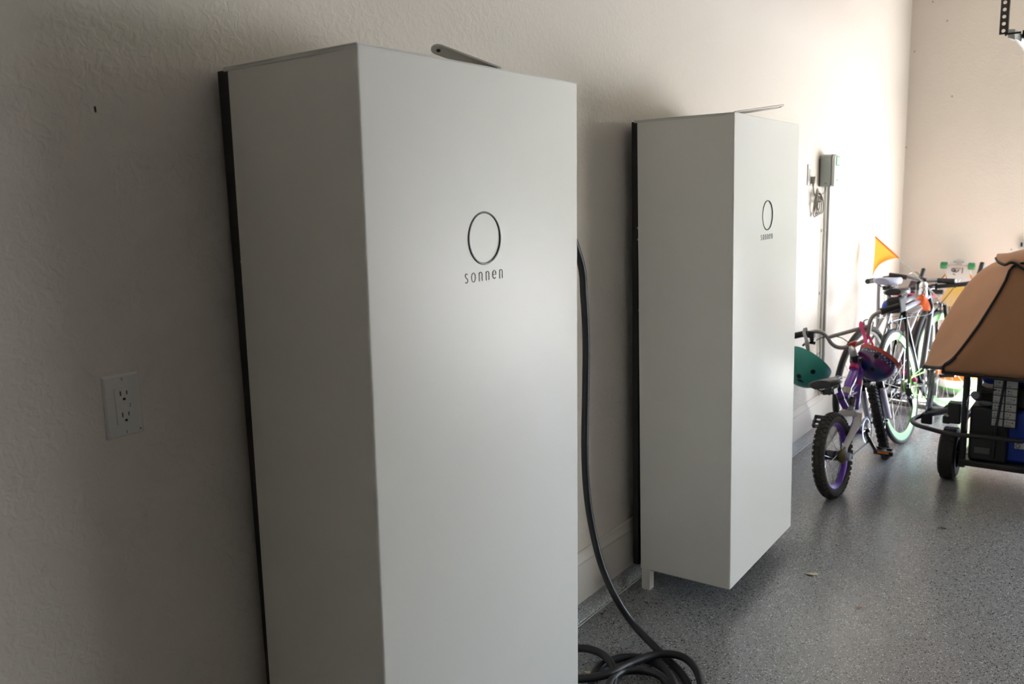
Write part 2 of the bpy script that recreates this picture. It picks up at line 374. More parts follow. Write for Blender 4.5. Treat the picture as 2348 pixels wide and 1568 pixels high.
# ------------------------------------------------------------------ wall receptacle near the camera
WHITEP = mat('white_plastic', (.66, .65, .62), .35, vary=.01)
SLOT = mat('dark_slot', (.01, .01, .01), .8)
def rrect(cy, cz, hy, hz, r, x, n=5):
    o = []
    for sy, sz, a0 in ((1, 1, 0), (-1, 1, 90), (-1, -1, 180), (1, -1, 270)):
        for k in range(n+1):
            t = math.radians(a0+90*k/n); o.append(V(x, cy+sy*(hy-r)+r*math.cos(t), cz+sz*(hz-r)+r*math.sin(t)))
    return o
def receptacle(cy, cz, label, name='power_outlet', detail=True):
    o = thing(name, V(0, cy, cz-.0572), label, 'outlet')
    a = rrect(cy, cz, .0349, .0572, .003, 0); b = rrect(cy, cz, .0349, .0572, .003, .002); c = rrect(cy, cz, .0315, .0535, .003, .0062)
    n = len(a); fs = [(i, (i+1) % n, n+(i+1) % n, n+i) for i in range(n)]+[(n+i, n+(i+1) % n, 2*n+(i+1) % n, 2*n+i) for i in range(n)]+[tuple(range(2*n, 3*n))]
    MB().add(a+b+c, fs).build('cover_plate', WHITEP, o)
    for z in (cz+.0485, cz-.0485):
        s = MB().lathe(V(.006, cy, z), (1, 0, 0), [(.0032, 0), (.0030, .0007), (0, .0009)], 16).build('screw', WHITEP, o)
        MB().box((.0066, cy-.0004, z-.0026), (.0072, cy+.0004, z+.0026)).build('screw_slot', SLOT, s)
    MB().poly(rrect(cy, cz, .0170, .0337, .002, .005), V(.0005, 0, 0)).build('gap', SLOT, o)
    f = MB().poly(rrect(cy, cz, .0164, .0331, .002, .0055), V(.003, 0, 0)).build('receptacle_face', WHITEP, o, bevel=.0005)
    X = .0083
    for z in (cz+.0195, cz-.0195):
        sl = MB().box((X, cy-.0070, z-.0005), (X+.0006, cy-.0050, z+.0080)).box((X, cy+.0048, z+.0003), (X+.0006, cy+.0066, z+.0073))
        sl.poly([V(X, cy+.0027*math.cos(t), z-.0075+.0027*math.sin(t)) for t in [PI*k/8 for k in range(9)]]+[V(X, cy-.0027, z-.0092), V(X, cy+.0027, z-.0092)], V(.0006, 0, 0))
        sl.build('slots', SLOT, f)
    if detail:
        for (a, b) in ((-.0160, -.0105), (-.0095, .0045)):
            MB().box((X-.0008, cy+a, cz-.0045), (X+.0008, cy+b, cz+.0045)).build('test_button', WHITEP, f, bevel=.0004)
        for z in (.0018, -.0022): MB().cyl(V(X, cy+.0100, cz+z), V(X+.0005, cy+.0100, cz+z), .0011, 10).build('indicator', SLOT, f)
    return o
oA = receptacle(-.2405, 1.0985, 'white double power outlet on the dark wall left of the nearer cabinet')
MB().box((.0060, -.2165, 1.0495), (.0067, -.212, 1.0510)).build('paint_chip', mat('chip', (.03, .015, .01), .8), oA)
# small marks on the wall
MARK = mat('brown_scuff', (.06, .045, .035), .8)
tag(MB().poly([V(0, y, z) for y, z in ((-.2355, 1.621), (-.2325, 1.622), (-.2320, 1.612), (-.2345, 1.611))], V(.0012, 0, 0)).build('wall_chip', MARK), 'small dark chip in the plaster above the double outlet', 'mark')
# ------------------------------------------------------------------ charging cable hanging behind the nearer cabinet
RUB = mat('black_rubber_cable', (.013, .014, .017), .42, bump=.0002, bscale=300)
cab = [V(.06, 1.02, 1.40), V(.06, 1.14, 1.40)]
for x, y in ((1331, 600), (1339, 680), (1344, 780), (1343, 900), (1341, 1020), (1345, 1120)): cab.append(px(x, y, 0, .06))
cab += [px(1358, 1210, 0, .075), px(1381, 1300, 0, .11), px(1415, 1375, 0, .17), px(1460, 1440, 0, .235)]
def fl(x, y, z): return px(x, y, 2, z)
r_ = .0122
for x, y, z in ((1522, 1503, r_), (1560, 1541, r_), (1588, 1590, r_), (1596, 1650, r_), (1530, 1710, r_), (1430, 1700, r_), (1372, 1630, r_), (1355, 1575, r_), (1374, 1530, r_), (1420, 1509, r_), (1466, 1508, r_),
                (1512, 1526, .022), (1542, 1560, .034), (1555, 1620, .034), (1500, 1680, .034), (1432, 1665, .034), (1402, 1600, .034), (1408, 1560, .035), (1403, 1525, .036), (1376, 1497, .030), (1330, 1486, .024), (1285, 1505, .020), (1290, 1550, .022),
                (1332, 1556, .034), (1392, 1546, .045), (1450, 1519, .040), (1510, 1500, .037), (1563, 1505, .036), (1596, 1535, .036), (1608, 1585, .036), (1590, 1650, .036), (1510, 1690, .05), (1420, 1650, .06), (1392, 1590, .044), (1420, 1543, .036), (1476, 1538, .030), (1522, 1556, .030), (1548, 1610, .024), (1570, 1700, .0124)):
    cab.append(fl(x, y, z))
tag(MB().tube(smooth_path(cab, 7), r_, 12).build('charging_cable', RUB), 'thick black rubber cable hanging beside the nearer cabinet, coiled on the floor', 'cable')
# ------------------------------------------------------------------ wall control box, cord, outlet and conduits
BOXG = mat('grey_green_plastic', (.42, .47, .45), .45)
BOXF = mat('pale_plastic', (.70, .73, .71), .4)
GREEN = mat('green_print', (.10, .34, .22), .5)
eb = thing('control_box', V(0, 3.99, 1.475), 'small grey-green plastic control box mounted on the wall beside the farther cabinet', 'control box')
bo = []
for k in range(13):
    t = PI*k/12; bo.append((3.930+.060-.060*math.cos(t), 1.640+.022*math.sin(t)))
bo = [(3.930, 1.480)]+bo+[(4.050, 1.480)]
MB().poly([V(.004, y, z) for y, z in bo], V(.062, 0, 0)).build('housing', BOXG, eb, bevel=.004)
MB().poly([V(.068, 3.99+(y-3.99)*.97, 1.56+(z-1.56)*.97) for y, z in bo], V(.016, 0, 0)).build('front_door', BOXF, eb, bevel=.004)
MB().box((0, 3.934, 1.482), (.004, 4.046, 1.636)).build('mounting_plate', SLOT, eb)
wn = MB().box((.084, 3.955, 1.594), (.0865, 4.025, 1.650)); wn.build('window_frame', GREEN, eb, bevel=.001)
MB().box((.0866, 3.964, 1.602), (.0874, 4.016, 1.643)).build('window_pane', mat('pale_display', (.55, .66, .60), .2), eb)
MB().box((.0842, 3.965, 1.512), (.0848, 4.012, 1.520)).box((.0842, 3.985, 1.520), (.0848, 3.995, 1.524)).build('door_print', GREEN, eb)
MB().box((.030, 3.9292, 1.496), (.046, 3.9298, 1.500)).box((.034, 3.9292, 1.500), (.042, 3.9298, 1.504)).build('side_print', GREEN, eb)
WPIPE = mat('white_pipe', (.66, .65, .63), .4); GPIPE = mat('grey_conduit', (.40, .39, .37), .42, metal=.3)
def pipe(y0, y1, z0, z1, r, m, name, label):
    t = thing(name, V(.02, y0, z0), label, 'conduit')
    MB().cyl(V(.018, y0, z0), V(.018, y1, z1), r, 16).build('pipe', m, t)
    for z in (z0+.25, (z0+z1)/2, z1-.25):
        y = y0+(y1-y0)*(z-z0)/(z1-z0)
        MB().box((0, y-r-.008, z-.008), (.004, y+r+.008, z+.008)).torus(V(.018, y, z), (0, 0, 1), r+.0015, .0015, 20, 6).build('clamp', m, t)
pipe(4.015, 4.015, .252, 1.480, .0055, WPIPE, 'thin_conduit', 'thin white tube running down the wall below the control box, left of the grey one')
pipe(4.062, 4.062, .252, 1.480, .0125, GPIPE, 'wide_conduit', 'wider grey conduit running down the wall below the control box, right of the white one')
oB = receptacle(3.745, 1.545, 'white power outlet on the bright wall with a grey plug pushed in', detail=False)
TAUPE = mat('taupe_cord', (.27, .24, .20), .5)
cr = thing('hanging_cord', V(.03, 3.75, 1.33), 'coiled taupe power cord with its plug hanging between outlet and control box', 'cord')
MB().hexa([V(.009, 3.760, 1.496), V(.026, 3.760, 1.496), V(.026, 3.776, 1.496), V(.009, 3.776, 1.496), V(.009, 3.751, 1.536), V(.034, 3.751, 1.536), V(.034, 3.785, 1.536), V(.009, 3.785, 1.536)]).tube([V(.018, 3.768, 1.500), V(.018, 3.768, 1.480)], [.007, .0045], 10).build('plug', TAUPE, cr, bevel=.003)
path = [V(.018, 3.768, 1.490), V(.020, 3.773, 1.46), V(.024, 3.79, 1.43)]
for k in range(32):
    t = 2*PI*k/8.0; n_l = k//8; path.append(V(.014+.0018*k*.5+.004*math.sin(t), 3.835+(.030+.007*n_l)*math.sin(t)-.024*math.cos(t)*(n_l-1.5)*.6, 1.392+(.078-.006*n_l)*math.cos(t)))
path += [V(.03, 3.86, 1.43), V(.03, 3.90, 1.44), V(.03, 3.955, 1.455), V(.03, 3.96, 1.484)]
MB().tube(smooth_path(path, 4), .0034, 7).build('cord', TAUPE, cr)
MB().torus(V(.028, 3.835, 1.40), (0, 0, 1), .019, .004, 20, 6).build('cord_tie', TAUPE, cr)
# ------------------------------------------------------------------ overhead door track, hanger and bracket
GALV = mat('galvanised_steel', (.52, .54, .53), .45, metal=.45, vary=.15, vscale=40)
DGALV = mat('dull_dark_steel', (.10, .095, .088), .55, metal=.5)
WTRK = mat('white_painted_steel', (.50, .50, .46), .55)
hg = thing('track_hanger', V(.94, 3.30, 2.09), 'perforated dark steel angle hanging from the ceiling at the upper right corner', 'bracket')
p0 = px(2291, 80, 1, 3.3); p1 = px(2308, 78, 1, 3.3); wdt = .030
# perforated strip with real holes
def perforated(c, ux, uz, wd, pitch, n, hr, th):
    mb = MB(); seg = 16
    for i in range(n):
        o = c+uz*(pitch*(i+.5)); nn = ux.cross(uz).normalized()*th
        sq = []
        for k in range(seg):
            t = 2*PI*k/seg; cx_, cz_ = math.cos(t), math.sin(t); s = 1/max(abs(cx_), abs(cz_)); sq.append(o+ux*(wd/2*cx_*s)+uz*(pitch/2*cz_*s))
        ho = [o+ux*(hr*math.cos(2*PI*k/seg))+uz*(hr*math.sin(2*PI*k/seg)) for k in range(seg)]
        vs = sq+ho+[v+nn for v in sq]+[v+nn for v in ho]
        fs = []
        for k in range(seg):
            k2 = (k+1) % seg
            fs += [(k, k2, seg+k2, seg+k), (2*seg+k, 3*seg+k, 3*seg+k2, 2*seg+k2), (seg+k, seg+k2, 3*seg+k2, 3*seg+k)]
        mb.add(vs, fs)
    return mb
hx = (p1-p0).normalized()
perforated(V(p0.x+.015, 3.3, p0.z), V(1, 0, 0), V(0, 0, 1), .031, .0292, 31, .0075, -.002).build('perforated_strip', DGALV, hg)
MB().box((p0.x+.0295, 3.3, p0.z), (p0.x+.0320, 3.328, ZC)).build('side_flange', DGALV, hg)
tr = thing('door_track', V(.985, 4.6, 2.06), 'white overhead door track running from the steel hanger toward the door', 'track')
zt = p0.z-.012; xt = p0.x+.062
ctrk = [(-.014, .022), (-.014, -.018), (.014, -.024), (.016, -.014)]
pts = [V(xt, 3.35, zt), V(xt, 5.55, zt+.01)]+[V(xt, 5.55+.40*math.sin(math.radians(a)), zt+.01-.40*(1-math.cos(math.radians(a)))) for a in range(10, 91, 10)]+[V(xt, 5.95, .02)]
MB().tube(pts, .015, 10, flat=(1, .9)).build('rail', WTRK, tr)
MB().cyl(V(xt, 5.94, 0), V(xt, 5.94, .05), .018).build('foot', GALV, tr)
for z in (.5, 1.04, 1.5): MB().box((xt-.045, 5.95, z-.03), (xt-.012, YF-.0005, z+.03)).build('jamb_bracket', GALV, tr, bevel=.001)
br = MB().hexa([V(xt-.030, 3.300, zt-.004), V(xt-.002, 3.300, zt-.014), V(xt+.018, 3.36, zt-.022), V(xt-.020, 3.36, zt-.008), V(xt-.030, 3.300, zt+.030), V(xt-.004, 3.300, zt+.030), V(xt+.022, 3.36, zt+.010), V(xt-.020, 3.36, zt+.030)])
br.build('end_bracket', GALV, tr, bevel=.003)
MB().cyl(V(xt-.036, 3.30, zt+.012), V(xt+.02, 3.30, zt+.012), .004).cyl(V(xt-.040, 3.30, zt+.012), V(xt-.034, 3.30, zt+.012), .009, 6).build('bolt', BLACK, tr)
# roller and hinge arm at the door's top section
ra = MB().tube([V(xt+.025, 3.36, zt+.012), V(xt+.045, 3.38, zt-.004), V(xt+.095, 3.42, zt-.004)], .007, 8).lathe(V(xt+.02, 3.36, zt+.012), (1, 0, 0), [(0, 0), (.016, 0), (.018, .004), (.016, .010), (0, .010)], 20)
ra.build('roller', BLACK, tr)
MB().box((xt+.030, 3.37, zt-.05), (xt+.075, 3.378, zt+.006)).build('roller_plate', GALV, tr)
dr = thing('sectional_door', V(3.4, 4.6, 2.13), 'white sectional garage door parked overhead above the bicycles, just out of the frame', 'garage door')
DOORM = mat('door_panel_white', (.62, .60, .56), .5)
for k in range(4):
    y0_ = 3.44+k*.53
    MB().box((1.03, y0_, zt+.035), (DX1, y0_+.52, zt+.080)).build('door_panel', DOORM, dr, bevel=.004)
for k in range(4): MB().box((1.031, 3.45+k*.53, zt+.02), (1.08, 3.50+k*.53, zt+.035)).build('hinge', GALV, dr)
# small plate on the far wall at the frame edge
sw = thing('sensor_box', V(.83, YF-.01, 1.0), 'small grey metal box on the far wall at the right frame edge', 'box')
MB().box((.800, YF-.03, 1.005), (.845, YF-.0003, 1.075)).build('case', GALV, sw, bevel=.004)
MB().box((.812, YF-.032, 1.025), (.826, YF-.03, 1.055)).build('window', SLOT, sw)
# far wall speckles
for x, y, lab in ((2139, 4, 'tiny grey speck on the far wall at the very top edge'), (2172, 48, 'tiny grey speck on the far wall left of the hanging perforated angle'), (2097, 118, 'upper of two tiny specks beside the corner of the far wall'), (2183, 221, 'faint grey speck in the middle of the bare far wall'), (2319, 572, 'tiny grey speck just left of the small grey metal box'), (2078, 338, 'lower of two tiny specks beside the corner of the far wall')):
    q = px(x, y, 1, YF)
    tag(MB().lathe(V(q.x, YF, q.z), (0, -1, 0), [(.006, 0), (.004, .0015), (0, .002)], 10).build('wall_speck', mat('grey_speck', (.33, .31, .29), .8)), lab, 'mark', 'specks on the far wall')
# ------------------------------------------------------------------ floor debris
LEAF = mat('dry_leaf', (.55, .48, .34), .7); BRN = mat('brown_debris', (.06, .03, .02), .8)
def leaf(x, y, L, W, a, m, lab, cat='leaf', h=.004):
    c = px(x, y, 2, .0012); u = V(math.cos(a), math.sin(a), 0); v = V(-math.sin(a), math.cos(a), 0); top = []
    for k in range(12):
        t = 2*PI*k/12; rr = 1+.2*math.sin(3*t+x); top.append(c+u*(L/2*math.cos(t)*rr)+v*(W/2*math.sin(t)*rr)+V(0, 0, h*.5*(1+math.sin(2*t))))
    tag(MB().poly(top, V(0, 0, .0007)).build(cat.replace(' ', '_'), m), lab, cat)
leaf(1861, 1317, .045, .018, .5, LEAF, 'pale dry leaf lying on the floor right of the farther cabinet')
leaf(2157, 1211, .040, .010, .2, BRN, 'thin dark twig on the floor in front of the generator', 'twig')
leaf(1970, 1394, .020, .008, .3, mat('reddish_crumb', (.32, .16, .10), .8), 'small reddish crumb on the open speckled floor', 'crumb')
leaf(1504, 1385, .008, .007, .3, SLOT, 'small black crumb on the floor beside the cabinet leg', 'crumb', .005)
leaf(1481, 1382, .016, .006, .3, BRN, 'dark brown fragment on the floor before the cabinet leg', 'crumb')
leaf(1378, 1409, .016, .007, .9, BRN, 'dark brown fragment on the floor by the stem wall', 'crumb')
leaf(1348, 1543, .022, .014, .2, LEAF, 'pale crumpled leaf beside the cable coil at the bottom edge')
# ------------------------------------------------------------------ bicycles
TIRE = mat('tyre_rubber', (.018, .017, .016), .7, bump=.0006, bscale=300)
TIREM = mat('muddy_tyre', (.038, .034, .028), .8, bump=.0008, bscale=150, vary=.5, vscale=30)
GRIP = mat('black_grip', (.015, .015, .016), .6, bump=.0006, bscale=400)
BLKP = mat('gloss_black_paint', (.012, .012, .015), .22, coat=.5)
SADM = mat('black_vinyl', (.018, .018, .018), .33)
PURP = mat('purple_paint', (.16, .045, .42), .22, coat=.6)
PURR = mat('purple_anodised_rim', (.13, .04, .36), .28, metal=.4)
MAG = mat('magenta_decal', (.55, .02, .16), .35)
WHTP = mat('white_paint', (.68, .66, .64), .35)
LILAC = mat('pale_lilac_plastic', (.46, .44, .52), .42)
SILV = mat('silver_paint', (.33, .33, .35), .32, metal=.6)
GREYBAR = mat('grey_painted_bar', (.40, .38, .36), .35, metal=.3)
CORAL = mat('coral_red_clamp', (.62, .09, .07), .35)
RIMG = mat('lime_rim', (.11, .42, .08), .28, coat=.4)
LIME = mat('lime_cable', (.32, .75, .05), .35)
ORG = mat('orange_reflector', (.85, .22, .02), .3)
PINK = mat('hot_pink', (.85, .06, .26), .45)
DCHR = mat('dark_metal', (.05, .05, .05), .35, metal=.7)
BRASS = mat('dirty_brass', (.13, .10, .04), .5, metal=.6)
SBLUE = mat('steel_blue_paint', (.34, .42, .56), .2, metal=.6, coat=.5)
def wheel(par, name, c, ax, R, tr, rimm, rimw, hubr=.018, hubw=.05, spokes=28, knob=False, tirem=TIRE, rim_label=None, hubm=DCHR, rimt=.011):
    """tyre, rim, hub and spokes about axle ax; one part with its own pieces"""
    ax = Vector(ax).normalized(); Rt = R-tr
    t = MB().torus(c, ax, Rt, tr, 64, 12)
    if knob:
        u, v = orth(ax); n = 44
        for k in range(n):
            for side, off in ((-1, .62), (1, .62), (0, 0)):
                a = 2*PI*(k+(.5 if side == 0 else 0))/n; rad = u*math.cos(a)+v*math.sin(a); tan = -u*math.sin(a)+v*math.cos(a)
                ph = side*.80; nrm = rad*math.cos(ph)+ax*math.sin(ph); cr = nrm.cross(tan)
                p = Vector(c)+rad*Rt+nrm*(tr*1.02)
                t.obox(p, tan, cr, nrm, .0085, .0085 if side else .007, .0045)
    w_ = t.build('tyre' if name == '' else name, tirem, par)
    rp = [(-rimw, -rimt*.5), (-rimw, rimt*.5), (-rimw*.3, rimt), (0, rimt), (0, -rimt), (-rimw*.3, -rimt)]
    r = MB().ring(c, ax, Rt-tr*.55, rp, 64).build('rim', rimm, w_)
    if rim_label: r['label'] = rim_label
    h = MB().lathe(c, ax, [(0, -hubw), (.006, -hubw), (.006, -hubw*.75), (hubr*1.35, -hubw*.66), (hubr*1.35, -hubw*.55), (hubr*.8, -hubw*.5), (hubr*.8, hubw*.5), (hubr*1.35, hubw*.55), (hubr*1.35, hubw*.66), (.006, hubw*.75), (.006, hubw), (0, hubw)], 20)
    h.build('hub', hubm, w_)
    u, v = orth(ax); sp = MB()
    for k in range(spokes):
        a = 2*PI*k/spokes; s = 1 if k % 2 else -1; b = a+(.9 if (k//2) % 2 else -.9)
        sp.tube([Vector(c)+ax*(s*hubw*.6)+(u*math.cos(b)+v*math.sin(b))*hubr*1.2, Vector(c)+(u*math.cos(a)+v*math.sin(a))*(Rt-tr*.5-rimw)], .0011, 4)
    sp.build('spokes', CHROME, w_)
    return w_
def frame_axes(heading_deg, lean_deg):
    """unit vectors ahead, right and up of a leaning bicycle; heading clockwise from +y, lean to the left"""
    a = math.radians(heading_deg); h = V(math.sin(a), math.cos(a), 0); rt = V(math.cos(a), -math.sin(a), 0)
    l = math.radians(lean_deg); up = V(0, 0, 1)*math.cos(l)-rt*math.sin(l); rr = rt*math.cos(l)+V(0, 0, 1)*math.sin(l)
    return h, rr, up
def plane_px(org, nrm):
    def f(x, y, off=0):
        d = _f*FPX+_r*(x-1174)+_u*(784-y); o = org+nrm*off
        return CAMP+d*((o-CAMP).dot(nrm)/d.dot(nrm))
    return f
def saddle(par, c, h, rt, up, L, W, m, name='saddle'):
    """padded saddle: c is the top centre of the rear; h points to the nose"""
    rows = []
    for i in range(13):
        t = i/12; w_ = W/2*(.55+.45*math.sin(min(1, t*3)*PI/2)) if t < .33 else W/2*(1-(t-.33)/.67)**1.25*.80+W/2*.20
        w_ = W/2*(.62+.38*math.sin(min(1, t/.2)*PI/2)) if t < .2 else W/2*(.22+.78*(.5+.5*math.cos(PI*min(1, (t-.2)/.62))))
        z = .012*math.cos(t*PI)*.6; row = []
        for k in range(15):
            a = PI*2*k/14; cx_ = math.cos(a); sz = math.sin(a)
            row.append(c+h*(t*L)+rt*(w_*cx_)+up*((.018 if sz > 0 else .032)*sz*(1 if sz > 0 else (.4+.6*abs(cx_)**.5)) - .016+z))
        rows.append(row)
    mb = MB().grid(rows); mb.f.append(tuple(range(14))); n = len(mb.v); mb.f.append(tuple(range(n-15, n-1)))
    s = mb.build(name, m, par)
    rl = MB()
    for sx in (-1, 1): rl.tube(smooth_path([c+h*(L*.12)+rt*(sx*.035)-up*.030, c+h*(L*.3)+rt*(sx*.022)-up*.055, c+h*(L*.6)+rt*(sx*.02)-up*.055, c+h*(L*.85)+rt*(sx*.008)-up*.028], 4), .0035, 6)
    rl.obox(c+h*(L*.42)-up*.060, h, rt, up, .022, .028, .012)
    rl.build('saddle_rails', DCHR, s)
    return s
# ---- child's purple bicycle, seen from behind
KO = V(.393, 3.013, 0); kh, kr, ku = frame_axes(4.5, 5)
KP = plane_px(KO, kr)
kb = thing('bicycle', KO.copy(), "child's purple and white bicycle with knobby tyres and a grey high handlebar", 'bicycle')
krc = KO+ku*.203
wheel(kb, 'rear_wheel', krc, kr, .203, .026, PURR, .020, .020, .055, 24, True, TIREM, 'purple rim', rimt=.016)
fh, fr_, fu = frame_axes(-15, 13)
fC = V(.455, 3.79, 0)+fu*.203
wheel(kb, 'front_wheel', fC, fr_, .203, .024, PURR, .020, .018, .045, 24, True, TIRE, 'purple rim', rimt=.016)
hd = KP(1963, 834); seatc = KP(1929, 915); bb = KO+kh*.30+ku*.215
bbp = KP(1963, 985)
fr = MB()
fr.tube(smooth_path([hd, KP(1957, 856), KP(1944, 888), KP(1936, 912)], 4), [.022]*4+[.024]*4+[.020]*4+[.018], 12)
fr.tube([KP(1972, 846), KP(1968, 880), KP(1962, 930), bbp], [.019, .019, .017, .016], 12)
fr.tube([KP(1921, 892), seatc, KP(1938, 932)], .017, 12)
fr.tube([KP(1933, 922), KP(1950, 905), KP(1967, 898)], .009, 8)
fr.tube([KP(1936, 912), KP(1950, 897), KP(1966, 880)], .008, 8)
fr.tube([KP(1961, 826), KP(1972, 858)], .021, 14)
fr.tube([bbp-kr*.035, bbp+kr*.035], .022, 14)
fr.tube([KP(1962, 950), KP(1955, 975), KP(1945, 1000)], .008, 8)
frame = fr.build('frame', PURP, kb)
for a, b, r_ in ((KP(1959.5, 838), KP(1957, 846), .0232), (KP(1969, 872), KP(1967.5, 886), .0197)):
    MB().tube([a, b], r_, 14).build('magenta_band', MAG, frame)['label'] = 'magenta band'
MB().tube([KP(1942, 892), KP(1938.5, 905)], .0232, 14).build('silver_sticker', mat('foil_sticker', (.45, .42, .36), .3, metal=.4), frame)
# suspension swingarm in white with spring shock
sa = MB()
yk = KP(1948, 946)
for s in (-1, 1):
    w_ = .042*s
    pts = [yk+kr*(.020*s), yk+kr*(w_)+ku*(-.012), KP(1948, 968, 0)+kr*w_-kh*.02, krc+kr*(w_+.006*s)+kh*.028+ku*.035, krc+kr*(w_+.006*s)+kh*.008-ku*.004]
    sa.tube(pts, [.016, .020, .019, .016, .012], 8, flat=(.62, 1), up=kr)
    sa.tube([pts[2], bbp+kr*(w_*.8)+kh*.0], .010, 8)
sa.obox(yk, kh, kr, ku, .022, .040, .014)
swing = sa.build('swingarm', WHTP, kb, bevel=.002)
MB().tube([yk+kr*.0605+ku*.005-kh*.01, yk+kr*.0605-ku*.010-kh*.01, yk+kr*.0600-ku*.045-kh*.02], .0035, 6, flat=(1, .4), up=kr).build('pink_decal', MAG, swing)
shk = MB(); s0, s1 = KP(1953, 910), KP(1948, 942); sd = (s1-s0)
shk.tube([s0, s1], .010, 12)
for k in range(6): shk.torus(s0+sd*(.12+.11*k), sd, .019, .0045, 20, 8)
shk.build('shock_spring', BLKP, kb)
MB().tube([s0+sd*.72, s0+sd*1.02], .022, 16).build('shock_collar', SILV, kb)
# seat post, clamp and saddle
MB().tube([KP(1917, 868), KP(1924, 898), KP(1928, 912)], [.014, .016, .019], 12).tube([KP(1919, 893), KP(1910, 905)-kr*.02], .005, 6).build('seat_post', DCHR, kb)
sd_ = saddle(kb, KP(1904, 866)-kh*.13, kh, (kr+ku*.12).normalized(), (ku-kr*.12).normalized(), .23, .155, SADM)
# stem, fork, handlebar
gl = V(0, 0, 0)
def HB(x, y):   # handlebar points: left end nearer, right end farther
    t = (x-1840)/220; return px(x, y, 1, 3.47+.24*t)
st = MB(); st.tube(smooth_path([KP(1962, 828), KP(1957, 812), HB(1952, 796)], 4), [.022]*4+[.018]*4+[.02], 12)
st.obox(KP(1964, 826), kh, kr, ku, .024, .026, .012)
st.build('stem', BLKP, kb)
bar = MB()
BP = [HB(1806, 773), HB(1845, 765), HB(1868, 760), HB(1884, 762), HB(1896, 771), HB(1906, 786), HB(1918, 795), HB(1935, 797), HB(1955, 792), HB(1974, 785), HB(1987, 775), HB(1992, 758), HB(1994, 741), HB(2000, 727), HB(2012, 718), HB(2030, 712), HB(2060, 703)]
bar.tube(smooth_path(BP, 5), .0112, 12)
bar.tube([HB(1900, 773), HB(1940, 762), HB(1993, 747)], .0105, 12)
hb = bar.build('handlebar', GREYBAR, kb)
MB().tube([HB(1806, 773), HB(1849, 764)], .0165, 14).build('grip', GRIP, kb)
MB().tube([HB(2022, 714), HB(2062, 702)], .0165, 14).tube([HB(2020, 714.5), HB(2024, 713.5)], .019, 14).build('grip', GRIP, kb)
cl = HB(1955, 791)
MB().obox(cl, (HB(1974, 785)-HB(1940, 796)).normalized(), V(0, 1, 0), V(0, 0, 1), .022, .020, .019).build('bar_clamp', CORAL, kb, bevel=.005)
lv = MB(); lc = HB(1860, 765)
lv.obox(lc-V(0, .0, .003), V(1, 0, 0), V(0, 1, 0), V(0, 0, 1), .020, .018, .018)
lv.tube(smooth_path([lc, HB(1862, 782), HB(1868, 787), HB(1850, 786), HB(1840, 793)], 4), [.012]*5+[.009]*4+[.006]*8, 8)
lv.build('brake_lever', BLKP, kb, bevel=.003)
MB().tube(smooth_path([HB(1872, 780), HB(1885, 774), HB(1905, 771), HB(1928, 774), HB(1945, 785), HB(1958, 800), KP(1968, 830), KP(1978, 860), fC+fu*.2], 5), .0026, 6).build('brake_cable', BLKP, kb)
# suspension fork with pale lowers
fk = MB()
crown = fC+fu*.245
fk.tube([KP(1966, 836), crown], .018, 12).obox(crown, fh, fr_, fu, .024, .062, .016)
for s in (-1, 1): fk.tube([crown+fr_*(.048*s), fC+fr_*(.048*s)+fu*.10], .015, 12)
fkm = fk.build('fork', BLKP, kb, bevel=.003)
for s in (-1, 1):
    MB().tube([fC+fr_*(.052*s)+fu*.185-fh*.02, fC+fr_*(.052*s)+fu*.02-fh*.02], .028, 10, flat=(1, .55), up=fr_).build('fork_lower', LILAC, kb)['label'] = 'pale lilac fork lower'
MB().obox(crown+fu*.03-fh*.02, fh, fr_, fu, .012, .045, .030).build('fork_bridge', BLKP, kb, bevel=.008)
# drive train
dv = MB(); cc = bbp+kr*.052
dv.ring(cc, kr, .062, [(-.006, -.0015), (.002, -.0015), (.002, .0015), (-.006, .0015)], 40)
for k in range(40):
    a = 2*PI*k/40; dv.obox(cc+(kh*math.cos(a)+ku*math.sin(a))*.0655, kh*math.cos(a)+ku*math.sin(a), -kh*math.sin(a)+ku*math.cos(a), kr, .002, .0025, .0015)
for k in range(20):
    a = 2*PI*k/20; dv.tube([cc+(kh*math.cos(a)+ku*math.sin(a))*.012, cc+(kh*math.cos(a+.25)+ku*math.sin(a+.25))*.060], .0014, 4)
dv.build('chainring', CHROME, kb)
sprk = krc+kr*.050
ch = []
for k in range(13): a = -PI/2+PI*k/12; ch.append(cc+kh*(.066*math.cos(a))+ku*(.066*math.sin(a)))
for k in range(13): a = PI/2+PI*k/12; ch.append(sprk+kh*(.030*math.cos(a))+ku*(.030*math.sin(a)))
MB().tube(ch, .0042, 6, closed=True, flat=(1, .8)).build('chain', DCHR, kb)
MB().lathe(sprk, kr, [(0, -.01), (.034, -.01), (.036, .002), (.030, .008), (.016, .012), (0, .012)], 24).build('sprocket_cover', BRASS, kb)
MB().lathe(krc, kr, [(.020, .060), (.021, .066), (.019, .082), (0, .084)], 18).build('axle_nut_cap', mat('grey_cap', (.30, .31, .33), .4), kb)
MB().lathe(krc-kr*.030, kr, [(0, 0), (.020, 0), (.024, .01), (.024, .05), (.020, .06), (0, .06)], 20).build('hub_shell', BLKP, kb)
pr = px(2027, 1035, 1, 3.40)
ca = MB(); cbase = bbp+kr*.062
ca.tube(smooth_path([cbase, px(1984, 991, 1, 3.33), px(1996, 1013, 1, 3.36), px(2007, 1031, 1, 3.385)], 4), [.011]*8+[.009]*4+[.011], 8)
lp = px(1886, 968, 1, 3.30)
ca.build('crank', BLKP, kb)
MB().tube([bbp-kr*.05, bbp-kr*.06, lp+kr*.05], .009, 8).build('crank', BLKP, kb)
